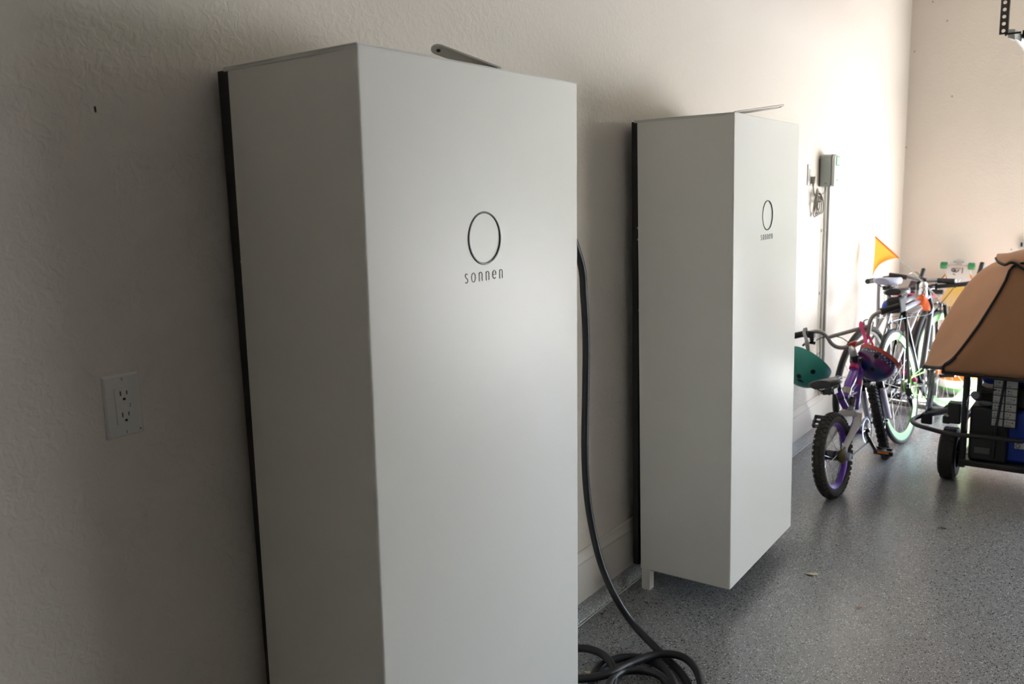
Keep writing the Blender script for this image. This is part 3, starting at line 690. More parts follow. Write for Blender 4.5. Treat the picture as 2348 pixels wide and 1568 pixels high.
def pedal(c, x, y, z):
    m_ = MB().obox(c+y*.030, x, y, z, .045, .006, .011).obox(c-y*.030, x, y, z, .045, .006, .011).obox(c+x*.040, x, y, z, .006, .034, .011).obox(c-x*.040, x, y, z, .006, .034, .011)
    m_.tube([c-x*.05, c+x*.045], .008, 10).obox(c, x, y, z, .012, .030, .009)
    p = m_.build('pedal', BLKP, kb, bevel=.003)
    MB().obox(c-y*.0365+z*.003, x, y, z, .026, .001, .005).build('reflector', ORG, p)['label'] = 'orange reflector'
pedal(pr, V(1, .1, -.05).normalized(), V(-.1, 1, 0).normalized(), V(0, 0, 1))
ly = (V(0, .75, .65)).normalized()
pedal(lp, V(1, 0, 0), ly, V(1, 0, 0).cross(ly))

# ---- helmets hanging from the handlebar
def helmet(c, axd, R, cap, holes, shell, strapm, strap, label, vent_ax):
    """axd: from the centre to the crown"""
    ax = axd.normalized(); t = thing('helmet', V(c.x, c.y, c.z-R), label, 'helmet')
    prof = [(R*math.sin(a), R*1.02*math.cos(a)) for a in [cap*k/22 for k in range(22, -1, -1)]]
    inner = [((R-.012)*math.sin(a), (R-.012)*math.cos(a)) for a in [cap*k/22 for k in range(0, 23)]]
    sh = MB().lathe(c, ax, prof, 48).build('shell', shell, t)
    MB().lathe(c, ax, inner+[(R*math.sin(cap), R*1.02*math.cos(cap))], 48).build('foam_liner', mat('black_foam', (.012, .012, .014), .9), t)
    for d in holes:
        d = Vector(d).normalized(); MB().lathe(c+d*(R*1.012), d, [(.0125, -.004), (.0125, .0016), (.0105, .0020), (.0095, .0012), (0, .0012)], 18).build('vent', SLOT, sh)
    MB().tube(smooth_path(strap[0], 4), .0085, 8, flat=(1, .22), up=V(.2, -1, .2)).build('strap', strapm, t)
    if len(strap) > 1: MB().tube(smooth_path(strap[1], 4), .006, 8, flat=(1, .25), up=V(.2, -1, .2)).build('strap', strapm, t)
    return t, sh
TEAL = mat('satin_teal', (.035, .30, .24), .42, spec=.5)
yT = 3.40
cT = px(1853, 836, 1, yT)
def dimg(a, b, depth=0): return (_r*a-_u*b+_f*depth).normalized()
tv = lambda x, y, R=.118: (px(x, y, 1, yT-.0)-cT)
def on_sphere(c, R, x, y):
    d = (_f*FPX+_r*(x-1174)+_u*(784-y)).normalized(); o = CAMP-c; b = o.dot(d); q = b*b-(o.dot(o)-R*R)
    return ((CAMP+d*(-b-math.sqrt(max(q, 0))))-c).normalized()
RT = .122
hT, shT = helmet(cT, dimg(-.62, .76, -.12), RT, math.radians(103), [on_sphere(cT, RT, 1864, 852), on_sphere(cT, RT, 1832, 862)], TEAL, mat('grey_webbing', (.42, .42, .40), .7),
                 [[HB(1848, 752)+V(0, -.015, 0), HB(1848, 762)+V(0, -.03, 0), px(1851, 785, 1, 3.40), px(1853, 806, 1, yT-.01)], [HB(1846, 752)+V(0, .015, 0), HB(1847, 765)+V(0, .02, 0), px(1848, 790, 1, 3.44), px(1858, 812, 1, yT+.05)]],
                 'matte teal skate helmet hanging upside down by a grey strap from the bar', None)
for (x, y) in ((1838, 873), (1832, 871)):
    d = on_sphere(cT, RT, x, y); e1 = dimg(.75, .65); e1 = (e1-d*e1.dot(d)).normalized()
    MB().tube([cT+d*(RT*1.015)-e1*.010, cT+d*(RT*1.018), cT+d*(RT*1.015)+e1*.010], .003, 8).build('vent', SLOT, shT)
def pattern_mat(c, ax):
    m = bpy.data.materials.new('patterned_shell'); m.use_nodes = True; n = m.node_tree.nodes; l = m.node_tree.links; b = n['Principled BSDF']
    geo = n.new('ShaderNodeNewGeometry')
    sb = n.new('ShaderNodeVectorMath'); sb.operation = 'SUBTRACT'; sb.inputs[1].default_value = c; l.new(geo.outputs['Position'], sb.inputs[0])
    dp = n.new('ShaderNodeVectorMath'); dp.operation = 'DOT_PRODUCT'; dp.inputs[1].default_value = ax; l.new(sb.outputs[0], dp.inputs[0])
    mr = n.new('ShaderNodeMapRange'); mr.inputs[1].default_value = -.035; mr.inputs[2].default_value = .105; l.new(dp.outputs['Value'], mr.inputs[0])
    cr_ = n.new('ShaderNodeValToRGB'); e = cr_.color_ramp.elements
    e[0].position = 0; e[0].color = (.62, .16, .15, 1); e[1].position = 1; e[1].color = (.04, .02, .14, 1)
    for p, col in ((.13, (.62, .16, .15, 1)), (.15, (.02, .02, .11, 1)), (.36, (.035, .02, .13, 1)), (.38, (.16, .012, .11, 1)), (.58, (.11, .02, .16, 1)), (.74, (.01, .05, .17, 1)), (.88, (.03, .02, .14, 1))):
        k = e.new(p); k.color = col
    l.new(mr.outputs[0], cr_.inputs[0])
    vo = n.new('ShaderNodeTexVoronoi'); vo.inputs['Scale'].default_value = 75; vo.inputs['Randomness'].default_value = .12; l.new(sb.outputs[0], vo.inputs['Vector'])
    lt = n.new('ShaderNodeMath'); lt.operation = 'LESS_THAN'; lt.inputs[1].default_value = .33; l.new(vo.outputs['Distance'], lt.inputs[0])
    # pale dashes only on the navy band, fine mesh below
    a = n.new('ShaderNodeMath'); a.operation = 'GREATER_THAN'; a.inputs[1].default_value = .16; l.new(mr.outputs[0], a.inputs[0])
    a2 = n.new('ShaderNodeMath'); a2.operation = 'LESS_THAN'; a2.inputs[1].default_value = .36; l.new(mr.outputs[0], a2.inputs[0])
    m1 = n.new('ShaderNodeMath'); m1.operation = 'MULTIPLY'; l.new(a.outputs[0], m1.inputs[0]); l.new(a2.outputs[0], m1.inputs[1])
    m2 = n.new('ShaderNodeMath'); m2.operation = 'MULTIPLY'; l.new(m1.outputs[0], m2.inputs[0]); l.new(lt.outputs[0], m2.inputs[1])
    wv = n.new('ShaderNodeTexVoronoi'); wv.inputs['Scale'].default_value = 190; wv.inputs['Randomness'].default_value = 0; l.new(sb.outputs[0], wv.inputs['Vector'])
    mx = n.new('ShaderNodeMix'); mx.data_type = 'RGBA'; l.new(m2.outputs[0], mx.inputs[0]); l.new(cr_.outputs[0], mx.inputs[6]); mx.inputs[7].default_value = (.42, .42, .46, 1)
    mm = n.new('ShaderNodeMix'); mm.data_type = 'RGBA'; mm.blend_type = 'MULTIPLY'; mm.inputs[0].default_value = .45; l.new(mx.outputs[2], mm.inputs[6]); l.new(wv.outputs['Distance'], mm.inputs[7])
    l.new(mx.outputs[2], b.inputs['Base Color']); b.inputs['Roughness'].default_value = .25; b.inputs['Coat Weight'].default_value = .5
    return m
yP = 3.56; cP = px(2011, 829, 1, yP); axP = dimg(-.60, .78, -.12); RP = .104
hP, shP = helmet(cP, axP, RP, math.radians(108), [on_sphere(cP, RP, 2010, 817), on_sphere(cP, RP, 2000, 846)], pattern_mat(cP, axP), PINK,
                 [[HB(1974, 738)+V(0, .012, 0), HB(1975, 746)+V(0, -.016, 0), px(1981, 765, 1, 3.58), px(1986, 788, 1, 3.53), px(1988, 797, 1, 3.52)], [HB(1974, 742)+V(0, .02, 0), px(1988, 760, 1, 3.63), px(1994, 775, 1, 3.62), px(2002, 792, 1, 3.60)]],
                 'purple, magenta and navy patterned helmet hanging by a pink strap from the handlebar', None)
MB().lathe(cP, axP, [(RP*math.sin(math.radians(106))*1.01, RP*math.cos(math.radians(106))), (RP*math.sin(math.radians(104))*1.10, RP*math.cos(math.radians(106))-.002), (RP*math.sin(math.radians(100))*1.02, RP*math.cos(math.radians(97)))], 40).build('rim_trim', CORAL, hP)
# ---- generic adult bicycle
def adult_bike(O, heading, lean, label, framem, rimm, o):
    h, rt, up = frame_axes(heading, lean); R = .335
    t = thing('bicycle', O.copy(), label, 'bicycle')
    L = lambda a, c, b=0: O+h*a+up*c+rt*b
    rc = L(0, R); fc = L(o.get('wb', 1.0), R)
    wheel(t, 'rear_wheel', rc, rt, R, o.get('tr', .0125), rimm, o.get('rw', .030), .018, .055, 24, rim_label=o.get('rl'), rimt=.010)
    fh_, fr2, fu_ = frame_axes(heading+o.get('steer', 0), lean)
    wheel(t, 'front_wheel', fc, fr2, R, o.get('tr', .0125), rimm, o.get('rw', .030), .015, .045, 24, rim_label=o.get('rl'), rimt=.010)
    st_, hd0, hd1, b_ = o['seat'], o['head_top'], o['head_low'], o['bb']
    S = L(*st_); H0 = L(*hd0); H1 = L(*hd1); B = L(*b_)
    tr_ = o.get('tube', .015)
    f = MB().tube([S, B], tr_, 12).tube([H1, B], tr_*1.25, 12).tube([H0+(H0-H1).normalized()*.015, H1-(H0-H1).normalized()*.015], tr_*1.3, 14).tube([B-rt*.035, B+rt*.035], .021, 14)
    for s in (-1, 1):
        f.tube([S-up*.015+rt*(s*.012), rc+rt*(s*.062)], o.get('stay', .008), 8).tube([B+rt*(s*.02), rc+rt*(s*.062)], .009, 8)
        f.obox(rc+rt*(s*.064), h, rt, up, .014, .003, .016)
    fm = f.build('frame', framem, t)
    MB().tube([S, H0-up*.02], tr_*1.05, 12).build('top_tube', o.get('topm', framem), t)
    k = MB(); cr = fc+fu_*(R+.03)
    k.tube([H1, cr], .015, 10).obox(cr, fh_, fr2, fu_, .014, .032, .012)
    for s in (-1, 1): k.tube(smooth_path([cr+fr2*(s*.030), cr+fr2*(s*.036)-fu_*.15-fh_*.005, fc+fr2*(s*.050)], 4), [.011]*4+[.009]*4+[.007], 10, flat=(.8, 1.15), up=fr2)
    k.build('fork', o.get('forkm', framem), t)
    # brakes
    for c_, n_ in ((rc+up*(R+.015)+h*.02, rt), (cr-fh_*.03, fr2)):
        bk = MB()
        for s in (-1, 1): bk.tube(smooth_path([c_+V(0, 0, .02)+n_*(s*.004), c_+n_*(s*.028)+V(0, 0, .005), c_+n_*(s*.018)-V(0, 0, .028)], 3), .005, 6)
        bk.build('brake_caliper', SILV, t)
    # drive train
    g = MB(); cc_ = B+rt*.045
    for rr_ in (.085, .066): g.ring(cc_, rt, rr_, [(-.008, -.0015), (.002, -.0015), (.002, .0015), (-.008, .0015)], 40)
    for i in range(5): a = 2*PI*i/5; g.tube([cc_, cc_+(h*math.cos(a)+up*math.sin(a))*.08], .006, 6)
    g.build('chainrings', DCHR, t)
    cs = MB(); co = rc+rt*.03
    for i, rr_ in enumerate((.042, .038, .034, .030, .026, .022)): cs.lathe(co+rt*(.004*i), rt, [(0, -.001), (rr_, -.001), (rr_, .001), (0, .001)], 24)
    cs.build('cassette', STEEL, t)
    de = MB(); dp = rc+rt*.058-up*.035+h*.012
    de.obox(dp, h, rt, up, .018, .014, .022).tube([dp, dp-up*.05+h*.03], .007, 8).lathe(dp-up*.022+h*.012-rt*.006, rt, [(0, 0), (.020, 0), (.020, .008), (0, .008)], 16).lathe(dp-up*.072+h*.036-rt*.006, rt, [(0, 0), (.020, 0), (.020, .008), (0, .008)], 16)
    de.obox(dp-up*.048+h*.024, h, rt, up, .009, .004, .034)
    de.build('rear_derailleur', BLKP, t)
    pc = [cc_+h*(.086*math.cos(a))+up*(.086*math.sin(a)) for a in [-PI/2+PI*i/12 for i in range(13)]]+[co+rt*.01+h*(.03*math.cos(a))+up*(.03*math.sin(a)) for a in [PI/2+PI*i/8 for i in range(9)]]
    MB().tube(pc, .0035, 6, closed=True).build('chain', o.get('chainm', DCHR), t)
    ca_ = o.get('crank', 200); a = math.radians(ca_); cd_ = h*math.cos(a)+up*math.sin(a)
    MB().tube([B+rt*.065, B+rt*.072+cd_*.165], [.011, .009], 8).tube([B-rt*.065, B-rt*.072-cd_*.165], [.011, .009], 8).build('cranks', SILV, t)
    for s, dd in ((1, cd_), (-1, -cd_)): MB().obox(B+rt*(s*.12)+dd*.165, rt, h, up, .045, .032, .010).build('pedal', BLKP, t, bevel=.003)
    # post and saddle
    sdir = (S-B).normalized(); sp = S+sdir*o.get('post', .10)
    MB().tube([S-sdir*.02, sp], .0135, 12).tube([S-sdir*.025, S+sdir*.005], .018, 12).build('seat_post', o.get('postm', BLKP), t)
    saddle(t, sp-h*.12+up*.045, h, rt, up, .27, .145, o.get('sadm', SADM))
    # stem and bars
    hs = (H0-H1).normalized(); s0_ = H0+hs*o.get('stemh', .03); s1_ = s0_+fh_*.09+up*.01
    MB().tube([H0, s0_], .017, 12).tube([s0_-fh_*.005, s1_], .016, 12).obox(s1_, fh_, fr2, fu_, .017, .022, .019).build('stem', BLKP, t, bevel=.003)
    W = o.get('barw', .22)
    if o['bar'] == 'bullhorn':
        pts = [s1_+fr2*(-W)+fh_*.21+up*.12, s1_+fr2*(-W)+fh_*.14+up*.03, s1_+fr2*(-W)+fh_*.07+up*.005, s1_+fr2*(-W*.88)+fh_*.01, s1_-fr2*.08, s1_+fr2*.08, s1_+fr2*(W*.88)+fh_*.01, s1_+fr2*W+fh_*.07+up*.005, s1_+fr2*W+fh_*.14+up*.03, s1_+fr2*W+fh_*.21+up*.12]
    else:
        pts = [s1_+fr2*(-W)-fh_*.04+up*.02, s1_+fr2*(-W*.5)-fh_*.01+up*.015, s1_, s1_+fr2*(W*.5)-fh_*.01+up*.015, s1_+fr2*W-fh_*.04+up*.02]
    sp_ = smooth_path(pts, 5)
    MB().tube(sp_, .013 if o['bar'] != 'bullhorn' else .0145, 12).build('handlebar', GRIP if o['bar'] == 'bullhorn' else SILV, t)
    if o['bar'] != 'bullhorn':
        for s in (0, -1): MB().tube([sp_[s], sp_[s]+(sp_[7 if s == 0 else -8]-sp_[s])*.75], .0165, 12).build('grip', GRIP, t)
    bl = MB()
    for s in (-1, 1): bl.tube(smooth_path([s1_+fr2*(W*.75*s)-fh_*.01, s1_+fr2*(W*.8*s)+fh_*.05-up*.01, s1_+fr2*(W*.95*s)+fh_*.06-up*.03], 3), .006, 6)
    bl.build('brake_levers', BLKP, t)
    MB().tube(smooth_path([s1_+fr2*(W*.7), s1_+fr2*(W*.5)+fh_*.12+up*.03, H0+fh_*.12-up*.08, fc+fu_*(R+.05)], 6), .0024, 6).tube(smooth_path([s1_-fr2*(W*.7), s1_-fr2*(W*.3)+fh_*.1+up*.04, H0+fr2*.03, L(hd1[0]-.08, hd1[1]-.02, .02), L(st_[0]+.03, st_[1]-.05, .02), rc+up*(R+.04)+h*.03], 6), .0024, 6).build('cables', BLKP, t)
    return t, L, dict(S=S, B=B, rc=rc, fc=fc, H0=H0, H1=H1, h=h, rt=rt, up=up, bar=s1_, sp=sp)
gb, LG, GG = adult_bike(V(.478, 4.125, 0), 5.2, 8.5, 'black road bicycle with lime green rims and a blue-grey top tube', BLKP, RIMG,
    dict(seat=(.24, .755), head_top=(.76, .80), head_low=(.79, .70), bb=(.40, .27), wb=.98, bar='bullhorn', topm=SBLUE, rl='lime green deep rim', rw=.042, tr=.0145, post=.09, stemh=.03, barw=.20, steer=17, chainm=LIME, stay=.0085, crank=10))
MB().torus(GG['rc']+GG['rt']*.075+GG['h']*.03, GG['rt'], .052, .0032, 30, 6).tube([GG['rc']+GG['rt']*.075+GG['h']*.03+GG['up']*.05, GG['rc']+GG['rt']*.075+GG['h']*.26+GG['up']*.07], .0032, 6).build('lime_housing', LIME, gb)
tag(MB().sphere(GG['rc']+GG['rt']*.085+GG['h']*.03+GG['up']*.03, .014, 12, 8).build('skewer_cap', PINK, gb), 'pink cap')
MB().obox(GG['sp']-GG['h']*.09-GG['up']*.045, GG['h'], GG['rt'], GG['up'], .055, .040, .045).build('saddle_bag', mat('black_nylon', (.014, .014, .015), .7, bump=.001, bscale=200), gb, bevel=.015)
sbk, LS, SS = adult_bike(V(.19, 4.17, 0), 10, -4, 'silver bicycle with a pale lavender saddle, closest to the left wall', SILV, mat('pale_rim', (.42, .41, .39), .4),
    dict(seat=(.30, .74), head_top=(.74, .80), head_low=(.76, .70), bb=(.42, .27), wb=.94, bar='flat', sadm=mat('lavender_vinyl', (.40, .42, .55), .4), postm=SILV, post=.15, stemh=.06, barw=.20, steer=-8, tr=.019, rw=.020, rl='white rim'))
# headlamp, bottle and bag on the bicycles
hl = px(2117, 664, 1, 4.75)
tag(MB().lathe(hl+V(0, 0, -.05), (0, 0, 1), [(0, 0), (.020, 0), (.026, .012), (.026, .05), (.022, .058), (.022, .062), (.026, .068), (.024, .085), (.014, .098), (0, .10)], 24).build('metal_bottle', CHROME), 'shiny chrome bottle standing among the bicycle handlebars', 'bottle')
RAG = mat('orange_nylon', (.80, .13, .01), .55, bump=.004, bscale=30)
rows = []
oc = px(2114, 695, 1, 4.70)
for i in range(9):
    t = i/8; row = []
    for k in range(17):
        a = 2*PI*k/16; w_ = .018+.042*t**.8; row.append(oc+V(-.0+w_*math.cos(a)*(1+.15*math.sin(5*a+t*3))-.012*t, w_*.7*math.sin(a)*(1+.1*math.cos(4*a)), .045-.085*t+.006*math.sin(3*a)*t))
    rows.append(row)
tag(MB().grid(rows).build('nylon_bag', RAG), 'crumpled orange nylon bag bunched above the blue-grey top tube', 'bag')
wc = px(2097, 709, 1, 4.62)
tag(MB().lathe(wc, V(.9, .2, .35), [(0, -.045), (.010, -.044), (.016, -.03), (.018, 0), (.016, .03), (.010, .044), (0, .045)], 20).build('bar_pad', WHTP), 'small white padded roll lying along the blue-grey tube', 'pad')
bl_ = px(2033, 702, 1, 4.45)
tag(MB().sphere(bl_, .028, 16, 10, (.2, .1, 1), (1, 1.4)).build('pouch', mat('royal_blue_nylon', (.03, .10, .55), .5)), 'small royal blue pouch behind the black saddle', 'pouch')
# ------------------------------------------------------------------ covered portable generator on wheels
CANVAS = mat('brown_canvas', (.46, .225, .11), .85, bump=.0012, bscale=420, vary=.10, vscale=7, sheen=.15)
BIND = mat('black_binding', (.010, .010, .010), .7)
GBLK = mat('generator_black', (.012, .012, .013), .42)
GBLU = mat('generator_blue', (.006, .035, .28), .35)
LBL = mat('label_white', (.42, .42, .41), .6)
INK = mat('label_ink', (.04, .04, .04), .7)
gen = thing('portable_generator', V(1.2, 3.72, 0), 'black and blue portable generator on wheels under a brown canvas canopy', 'generator')
GX0, GX1, GY0, GY1 = .862, 1.56, 3.50, 3.98
fr = MB()
for x in (GX0, GX1):
    for y in (GY0, GY1): fr.tube([V(x, y, .095), V(x, y, .575)], .0155, 12)
    fr.tube([V(x, GY0, .56), V(x, GY1, .56)], .014, 10).tube([V(x, GY0, .33), V(x, GY1, .33)], .012, 10)
for y in (GY0, GY1): fr.tube([V(GX0, y, .56), V(GX1, y, .56)], .014, 10)
fr.tube([V(GX0+.16, GY0-.004, .55), V(GX0+.135, GY0-.010, .30), V(GX0+.13, GY0-.01, .16)], .006, 8)
fr.tube(smooth_path([V(GX0+.25, GY0-.01, .56), V(GX0+.255, GY0-.02, .40), V(GX0+.285, GY0-.02, .27), V(GX0+.36, GY0-.01, .22)], 5), .007, 8)
fr.build('frame', GBLK, gen)
MB().box((GX0-.012, GY0-.02, .105), (GX1+.012, GY1+.02, .135)).build('base_tray', GBLK, gen, bevel=.006)
MB().box((GX0+.022, GY0+.0, .135), (GX0+.185, GY0+.24, .405)).build('engine_housing', GBLK, gen, bevel=.012)
MB().box((GX0+.05, GY0-.004, .175), (GX0+.115, GY0+.001, .205)).build('rating_plate', mat('grey_plate', (.10, .10, .10), .5), gen)
MB().box((GX0+.19, GY0+.05, .40), (GX1-.05, GY1-.06, .50)).build('engine_block', GBLK, gen, bevel=.01)
en = MB()
for k in range(9): en.box((GX0+.05, GY0+.06, .41+k*.009), (GX0+.16, GY0+.2, .415+k*.009))
en.lathe(V(GX0+.045, GY0+.03, .45), (0, -1, 0), [(0, 0), (.020, 0), (.022, .012), (.014, .020), (0, .022)], 20).tube(smooth_path([V(GX0+.06, GY0+.02, .50), V(GX0+.10, GY0+.0, .49), V(GX0+.15, GY0+.01, .51)], 5), .008, 8)
en.build('engine_fins', DCHR, gen)
MB().tube(smooth_path([V(GX0+.016, GY0-.012, .46), V(GX0+.008, GY0-.016, .42), V(GX0+.016, GY0-.018, .37), V(GX0+.010, GY0-.018, .26)], 5), .0035, 8).build('steel_cable', CHROME, gen)
MB().lathe(V(GX0+.040, GY0-.002, .462), (0, -1, 0), [(0, 0), (.018, 0), (.020, .008), (.014, .016), (0, .018)], 20).build('filler_cap', mat('pale_cap', (.22, .23, .23), .4), gen)
MB().sphere(V(GX0+.085, GY0-.0, .425), .022, 14, 8, (1, 0, 0), (.6, 1.4)).build('grey_hose', mat('slate_grey', (.10, .12, .13), .4), gen)
tk = MB().box((GX0+.17, GY0+.03, .135), (GX1-.03, GY1-.04, .40)).build('blue_housing', GBLU, gen, bevel=.02)
MB().box((GX0+.05, GY0+.07, .50), (GX1-.06, GY1-.06, .60)).build('fuel_tank', GBLU, gen, bevel=.03)
# label sheet with two columns of pictogram cells
lp_ = MB(); cells = MB(); ink = MB()
LX, LZ = GX0+.116, .322
MB().box((LX-.004, GY0-.003, LZ-.006), (LX+.100, GY0+.004, LZ+.232)).build('control_panel', GBLK, gen)
rnd = random.Random(3)
for c_ in range(2):
    for rw in range(6):
        x0 = LX+c_*.052; z0 = LZ+rw*.0378
        MB().box((x0, GY0-.0046, z0), (x0+.045, GY0-.003, z0+.033)).build('label_cell', LBL, gen)
        for k in range(2): ink.box((x0+.004, GY0-.0052, z0+.004+k*.004), (x0+.004+.030*rnd.uniform(.5, 1), GY0-.0046, z0+.0055+k*.004))
        for k in range(rnd.choice((1, 2, 2, 3))):
            cx_ = x0+.010+.012*k; cz_ = z0+.021+rnd.uniform(-.002, .002)
            ink.lathe(V(cx_, GY0-.0052, cz_), (0, 1, 0), [(0, 0), (rnd.uniform(.002, .0038), 0), (.002, .0006), (0, .0006)], 10)
ink.build('label_print', INK, gen)
# partly seen white badge with a letter G
bd = MB().box((1.080, GY0-.008, .222), (1.165, GY0-.004, .252)).build('badge', mat('badge_white', (.5, .5, .5), .5), gen, bevel=.002)
gg = [V(1.094+.0085*math.cos(math.radians(a)), GY0-.009, .237+.0100*math.sin(math.radians(a))) for a in range(40, 361, 16)]+[V(1.1025, GY0-.009, .237), V(1.096, GY0-.009, .237)]
MB().tube(gg, .0019, 6).build('badge_letter', INK, bd)
# wheels, axle, bumper handle and bracket
def cart_wheel(x, y):
    c = V(x, y, .129)
    w_ = MB().ring(c, V(1, 0, 0), .092, [(-.02, -.036), (.018, -.040), (.032, -.030), (.037, -.012), (.037, .012), (.032, .030), (.018, .040), (-.02, .036)], 56)
    for k in range(30):
        a = 2*PI*k/30; d = V(0, math.cos(a), math.sin(a)); t_ = V(0, -math.sin(a), math.cos(a))
        for s in (-1, 0, 1): w_.obox(c+d*.1275+V(.021*s, 0, 0)+t_*(.006*(s % 2)), V(1, 0, 0), t_, d, .0085, .0085, .0035)
    o = w_.build('wheel', TIRE, gen)
    MB().lathe(c, V(1, 0, 0), [(0, -.012), (.07, -.012), (.074, -.014), (.074, .014), (.07, .012), (0, .012)], 32).build('wheel_disc', GBLK, o)
for x in (.792, 1.63): cart_wheel(x, 3.60)
MB().tube([V(.79, 3.60, .129), V(1.63, 3.60, .129)], .009, 10).build('axle', DCHR, gen)
def G(x, y, yy): return px(x, y, 1, yy)
MB().tube(smooth_path([G(2128, 951, 3.80), G(2108, 955, 3.76), G(2092, 963, 3.68), G(2100, 973, 3.58), G(2135, 984, 3.50), G(2185, 996, 3.455), G(2250, 1001, 3.45), G(2345, 1012, 3.46)], 5), .0115, 12).build('handle_bar', GBLK, gen)
bk = MB()
bk.obox(G(2127, 958, 3.78), V(1, 0, 0), V(0, 1, 0), V(0, 0, 1), .028, .03, .028)
bk.tube([G(2130, 948, 3.78), G(2200, 938, 3.60)], .018, 8).obox(G(2190, 945, 3.56), V(1, 0, 0), V(0, 1, 0), V(0, 0, 1), .030, .035, .052)
bk.obox(G(2172, 960, 3.56), V(1, 0, 0), V(0, 1, 0), V(0, 0, 1), .018, .03, .020)
bk.build('handle_bracket', GBLK, gen, bevel=.006)
MB().lathe(G(2173, 953, 3.52), (0, -1, 0), [(.005, 0), (.005, .003), (0, .004)], 8).build('bolt', STEEL, gen)
MB().tube(smooth_path([G(2133, 848, 3.72), G(2136, 890, 3.74), G(2130, 930, 3.78), G(2128, 955, 3.78)], 4), .016, 8, flat=(1, .5), up=V(0, 1, 0)).build('canopy_strut', BIND, gen)
# canopy
YFc, YSc, YBc, XM = 3.43, 3.76, 4.02, 1.215
Cf = [G(*p, YFc) for p in ((2163, 842), (2168, 834), (2180, 826), (2196, 810), (2222, 776), (2245, 744), (2268, 708), (2288, 676), (2306, 643), (2324, 610))]
Cs = [G(*p, YSc) for p in ((2117, 840), (2119, 834), (2128, 812), (2140, 782), (2154, 749), (2172, 715), (2194, 681), (2222, 645), (2252, 615), (2290, 592))]
def half_to_full(L_, ztop): 
    L_ = list(L_)+[V(L_[-1].x+(XM-L_[-1].x)*.5, L_[-1].y, L_[-1].z+(ztop-L_[-1].z)*.72), V(XM, L_[-1].y, ztop)]
    return L_+[V(2*XM-p.x, p.y, p.z) for p in L_[-2::-1]]
Ff = half_to_full(Cf, Cf[-1].z+.035); Fs = half_to_full(Cs, Cs[-1].z+.035)
Fb = [V(XM+(p.x-XM)*.93, YBc, .50+(p.z-.50)*.93) for p in Fs]
rows = []; rnd = random.Random(5)
Nf = len(Ff)
def mixp(A, B, t, bul=0): return [a*(1-t)+b*t+V(0, 0, 0)+((a*(1-t)+b*t)-V(XM, (a*(1-t)+b*t).y, .6)).normalized()*(bul*math.sin(PI*t)+.004*math.sin(i*1.7+t*9)) for i, (a, b) in enumerate(zip(A, B))]
for t in [k/8 for k in range(9)]: rows.append(mixp(Ff, Fs, t, -.004))
for t in [k/5 for k in range(1, 6)]: rows.append(mixp(Fs, Fb, t, .010))
cv = MB().grid(rows).build('canopy_roof', CANVAS, gen, solid=.003, sub=1)
zb = lambda x: .575-.020*(x-.8)
def face(Fr, y, sgn):
    g = []
    for i, p in enumerate(Fr):
        col = []; z1_ = min(p.z, p.z); z0_ = min(zb(p.x), p.z-.002)
        for k in range(11):
            t = k/10; z = z0_+(p.z-z0_)*t
            col.append(V(p.x, y+sgn*(.014*math.sin(PI*t)*(1 if 1 < i < Nf-2 else .2)+.003*math.sin(z*40+p.x*13)*min(1, 3*t)*min(1, 3*(1-t))), z))
        g.append(col)
    return MB().grid(g)
face(Ff, YFc+.004, -1).build('canopy_front', CANVAS, gen, solid=.003)
face(Fb, YBc, 1).build('canopy_back', CANVAS, gen, solid=.003)
MB().tube([p+V(0, -.006, 0) for p in smooth_path(Ff, 3)], .0058, 8).build('seam_binding', BIND, gen)
be = [V(p.x, YFc-.004, min(zb(p.x), p.z)-.004) for p in Ff]
be = [rows[0][0]+V(-.0, 0, -.004)]+be
sb_ = [r[0]+V(0, 0, -.004) for r in rows][::-1]
MB().tube(sb_+be[1:], .0085, 8, flat=(1, 1)).build('hem_binding', BIND, gen)
# side flap folded over the front corner, and roof flap with wavy edge
fl_ = [G(2118, 838, YSc-.04), G(2145, 843, 3.55), G(2170, 836, 3.425), G(2192, 818, 3.42)]
MB().tube(smooth_path(fl_, 5), .0055, 8).build('flap_binding', BIND, gen)
rf = [G(2284, 592, 3.60), G(2290, 601, 3.48), G(2304, 607, 3.415), G(2318, 602, 3.41), G(2332, 606, 3.41), G(2352, 618, 3.41), G(2400, 622, 3.41)]
rb = [G(2290, 589, 3.62), G(2300, 584, 3.60), G(2315, 582, 3.58), G(2330, 578, 3.58), G(2345, 574, 3.58), G(2365, 571, 3.58), G(2400, 566, 3.58)]
rfp = smooth_path(rf, 4); rbp = smooth_path(rb, 4)
MB().grid([[a*(1-t)+b*t+V(0, 0, .014*math.sin(PI*t)+.004) for a, b in zip(rfp, rbp)] for t in [k/6 for k in range(7)]]).build('roof_flap', CANVAS, gen, solid=.003)
MB().tube(rfp, .0065, 8).build('roof_flap_binding', BIND, gen)
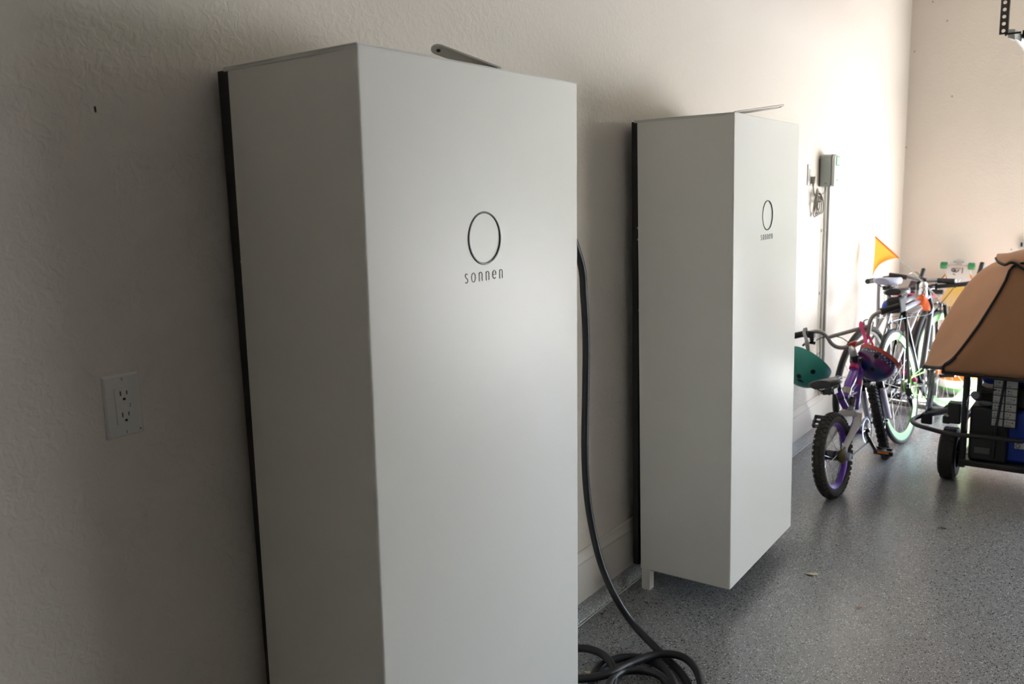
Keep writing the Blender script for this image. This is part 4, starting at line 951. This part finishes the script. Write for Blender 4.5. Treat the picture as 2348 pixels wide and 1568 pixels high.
# clear plastic side curtain
pm = bpy.data.materials.new('clear_plastic_film'); pm.use_nodes = True; n_ = pm.node_tree.nodes; l_ = pm.node_tree.links
b_ = n_['Principled BSDF']; b_.inputs['Roughness'].default_value = .12; b_.inputs['Base Color'].default_value = (.75, .78, .74, 1)
tp = n_.new('ShaderNodeBsdfTransparent'); mxs = n_.new('ShaderNodeMixShader'); ns = n_.new('ShaderNodeTexNoise'); ns.inputs['Scale'].default_value = 14
mth = n_.new('ShaderNodeMath'); mth.operation = 'MULTIPLY'; mth.inputs[1].default_value = .45; l_.new(ns.outputs['Fac'], mth.inputs[0]); l_.new(mth.outputs[0], mxs.inputs[0]); l_.new(tp.outputs[0], mxs.inputs[1]); l_.new(b_.outputs[0], mxs.inputs[2]); l_.new(mxs.outputs[0], n_['Material Output'].inputs[0])
rows = []
for k in range(12):
    t = k/11; top = G(2122+t*30, 845+t*6, 3.74-.2*t); bot = G(2104+t*46, 948-20*t, 3.78-.15*t)
    rows.append([top*(1-s)+bot*s+V(.010*math.sin(k*2.3+s*5), .014*math.cos(k*1.9), 0) for s in [j/8 for j in range(9)]])
MB().grid(rows).build('clear_curtain', pm, gen)
# ------------------------------------------------------------------ boards leaning on the far wall
def deck_outline(L_, W, n=14):
    o = []
    for k in range(2*n):
        a = 2*PI*k/(2*n); c_, s_ = math.cos(a), math.sin(a)
        o.append((W/2*math.copysign(abs(c_)**.75, c_), L_/2*math.copysign(abs(s_)**.8, s_)))
    return o
def board(top, tilt, lean, L_, W, m, truckm, wheelm, label, tw, tdist):
    """top: point of the tip; the underside faces the room"""
    ux = V(math.cos(tilt), 0, math.sin(tilt)); uz = V(-math.sin(tilt), 0, math.cos(tilt)); uz = (uz+V(0, lean, 0)).normalized(); nn = ux.cross(uz).normalized()
    if nn.y > 0: nn = -nn
    c = top-uz*(L_/2); t = thing('longboard' if L_ > .9 else 'skateboard', V(c.x, c.y, 0), label, 'skateboard')
    P = lambda a, b, d=0: c+ux*a+uz*b+nn*d
    o = deck_outline(L_, W); MB().poly([P(a, b) for a, b in o], nn*.011).build('deck', m, t, bevel=.003)
    for s in (1, -1):
        b = s*(L_/2-tdist)
        k = MB().obox(P(0, b, .016), ux, uz, nn, .020, .030, .005).tube([P(0, b, .02), P(0, b, .050)], .014, 10).tube([P(-tw/2+.02, b, .055), P(tw/2-.02, b, .055)], .010, 10)
        tr_ = k.build('truck', truckm, t)
        for q in (-1, 1):
            MB().lathe(P(q*(tw/2), b, .055), ux, [(.008, -.022), (.022, -.022), (.026, -.016), (.026, .016), (.022, .022), (.008, .022)], 24).build('wheel', wheelm, tr_)
    return t, P
LBW = mat('longboard_white', (.62, .63, .62), .4)
tl = px(2200, 592, 1, 6.06)
lb, LP_ = board(tl, -.02, .05, .97, .235, LBW, mat('truck_metal', (.50, .46, .45), .35, metal=.5), mat('green_urethane', (.03, .22, .09), .4),
                'white longboard with green wheels and yellow rays standing against the far wall', .185, .055)
ray = MB()
for k in range(17):
    a = (-.62+1.24*k/16); ray.tube([LP_(.018*math.sin(a)*4, .30, .0125), LP_(.118*math.sin(a)/.58*1.0, .30-.0-.21*math.cos(a*.6), .0125)], .0032, 5)
ray.build('yellow_rays', mat('yellow_print', (.72, .52, .10), .5), lb)
om = MB()
for s in (-1, 1): om.poly([LP_(s*.078, .375, .0125), LP_(s*.098, .355, .0125), LP_(s*.100, .325, .0125), LP_(s*.085, .345, .0125)], V(0, -.0008, 0))
om.build('orange_marks', mat('orange_print', (.75, .26, .06), .5), lb)
dk = MB()
for k in range(5): dk.tube([LP_(-.032+.014*k, .452, .0125), LP_(-.026+.014*k, .462, .0125)], .0026, 5)
dk.tube([LP_(.024*math.cos(a*.5)-.02, .395+.013*math.sin(a*.5), .0125) for a in range(0, 12)], .0035, 5, closed=True).lathe(LP_(-.022, .394, .0122), (0, -1, 0), [(0, 0), (.008, 0), (.007, .001), (0, .001)], 10).tube([LP_(.030, .415, .0125), LP_(.028, .372, .0125)], .0028, 5).tube([LP_(-.034, .368, .0125), LP_(-.016, .360, .0125)], .0028, 5)
dk.build('dark_print', INK, lb)
MB().poly([LP_(-.052, .12, .0122), LP_(-.018, .12, .0122), LP_(-.022, -.12, .0122), LP_(-.056, -.12, .0122)], V(0, -.0008, 0)).build('blue_stripe', mat('navy_print', (.03, .06, .25), .5), lb)
MB().poly([LP_(.112, .09, .0122), LP_(.120, .09, .0122), LP_(.120, -.02, .0122), LP_(.108, -.02, .0122)], V(0, -.0008, 0)).build('orange_edge', ORG, lb)
tp_ = px(2104, 636, 1, 6.03)
board(tp_, -.03, .05, .86, .17, mat('plum_deck', (.065, .040, .058), .5), PINK, PINK, 'dark plum skateboard with hot pink trucks and wheels standing behind the bicycles', .25, .12)
# ------------------------------------------------------------------ kick scooters
def scooter(base, H, bd, metal, deckm, label, R=.05, bw=.17, bands=(), dlen=.50):
    t = thing('kick_scooter', V(base.x, base.y, 0), label, 'scooter')
    bd = Vector(bd).normalized(); top = base+V(-.01, 0, H); fwd = V(-bd.y, bd.x, 0); fwd = fwd if fwd.y < 0 else -fwd
    MB().tube([base+V(0, 0, R*2+.02), base+(top-base)*.55], .0165, 14).tube([base+(top-base)*.54, top], .0135, 14).build('column', metal, t)
    MB().tube([top-bd*bw, top+bd*bw], .0105, 12).build('handlebar', metal, t)
    for s in (-1, 1): MB().tube(smooth_path([top+bd*(s*(bw-.085)), top+bd*(s*(bw+.01))], 2), .0175, 16).build('grip', GRIP, t, bevel=.004)
    MB().tube(smooth_path([top+bd*.08, top+bd*.1+V(.0, -.06, -.2), base+V(.0, -.05, .5), base+V(0, -.01, .3)], 6), .0022, 6).build('brake_cable', GPIPE, t)
    bk_ = base+fwd*dlen
    MB().tube([base+V(0, 0, R), bk_+V(0, 0, R)], .045, 12, flat=(1, .28), up=V(0, 0, 1)).tube([base+V(0, 0, R+.01), base+V(0, 0, R*2.4)], .012, 8).build('deck', deckm, t)
    for c_ in (base+V(0, 0, R), bk_+V(0, 0, R)): MB().lathe(c_, bd, [(0, -.012), (R*.8, -.012), (R, -.007), (R, .007), (R*.8, .012), (0, .012)], 28).build('wheel', TIRE, t)
    for a, b, m_ in bands: MB().tube([base+(top-base)*a, base+(top-base)*b], .0185, 14).build('band', m_, t)
    return t
sc_top = px(2016, 641, 1, 4.95)
scooter(V(sc_top.x+.01, 4.95, 0), sc_top.z, (.25, 1, 0), SILV, GBLK, 'silver kick scooter with black grips parked against the left wall', bw=.15)
st2 = px(2120, 668, 1, 5.45)
scooter(V(st2.x-.01, 5.45, 0), st2.z, (1, 0, 0), WHTP, GBLK, 'white kick scooter with yellow and red bands behind the road bicycle', bw=.13, dlen=-.40,
        bands=((.66, .74, mat('yellow_band', (.75, .50, .05), .5)), (.55, .63, MAG), (.78, .80, INK)))
# ------------------------------------------------------------------ safety pennant on its whip
FLG = bpy.data.materials.new('pennant_orange'); FLG.use_nodes = True; n_ = FLG.node_tree.nodes; l_ = FLG.node_tree.links
b_ = n_['Principled BSDF']; b_.inputs['Base Color'].default_value = (.95, .40, .04, 1); b_.inputs['Roughness'].default_value = .5
tr2 = n_.new('ShaderNodeBsdfTranslucent'); tr2.inputs[0].default_value = (.95, .42, .06, 1); ms = n_.new('ShaderNodeMixShader'); wv_ = n_.new('ShaderNodeTexNoise'); wv_.inputs['Scale'].default_value = 20
ms.inputs[0].default_value = .5; l_.new(b_.outputs[0], ms.inputs[1]); l_.new(tr2.outputs[0], ms.inputs[2]); l_.new(ms.outputs[0], n_['Material Output'].inputs[0])
fg = thing('safety_flag', px(2148, 690, 1, 4.75), 'orange pennant flag on a pale whip pole leaning above the bicycles', 'flag')
ft, fb_, fe = px(2007, 543, 1, 4.95), px(2060, 591, 1, 4.88), px(2152, 684, 1, 4.76)
MB().tube([ft, fb_, fe], .0042, 8).build('pole', mat('pale_fibreglass', (.55, .56, .48), .45), fg)
tipf = px(1999, 634, 1, 4.93); g = []
for i in range(13):
    t = i/12; a = ft*(1-t)+fb_*t; row = []
    # concave lower edge: the cloth hangs toward the tip
    e = px(*[(2001.5, 632), (2003, 631), (2004, 627), (2006, 622), (2009, 617), (2013, 611), (2018, 606), (2024, 602), (2031, 598.5), (2038, 595.5), (2045, 593.5), (2052, 592), (2060, 591)][i], 1, 4.92)
    for k in range(9): s = k/8; row.append(a*(1-s)+e*s+V(.0, .012*math.sin(s*5+t*3)*s, 0))
    g.append(row)
MB().grid(g).build('pennant', FLG, fg)
MB().tube([ft, fb_], .0060, 8).build('sleeve', mat('orange_sleeve', (.85, .20, .02), .5), fg)
# ------------------------------------------------------------------ orange tub standing in the strip of sun
tb = thing('toy_tub', V(.53, 5.62, 0), 'round orange tub with white band and green lower rim in the sun strip', 'tub')
tc_ = V(.53, 5.62, 0)
def band(prof, m_, nm): MB().lathe(tc_, (0, 0, 1), [(r*.9, z) for r, z in prof], 48).build(nm, m_, tb)
band([(.0, .002), (.10, .002), (.125, .018), (.135, .04)], mat('grey_base', (.35, .36, .35), .4), 'base')
band([(.135, .04), (.150, .047), (.152, .062)], mat('grass_green', (.10, .38, .07), .4), 'green_rim')
band([(.152, .062), (.158, .09), (.158, .118)], WHTP, 'white_band')
band([(.158, .118), (.157, .16), (.150, .20), (.135, .225), (.10, .235), (0, .236)], mat('bright_orange', (.85, .19, .02), .35), 'orange_body')
MB().tube(smooth_path([tc_+V(-.12, -.03, .22), tc_+V(-.07, -.03, .30), tc_+V(.07, -.03, .30), tc_+V(.12, -.03, .22)], 6), .009, 8).build('handle', mat('bright_orange2', (.85, .19, .02), .35), tb)
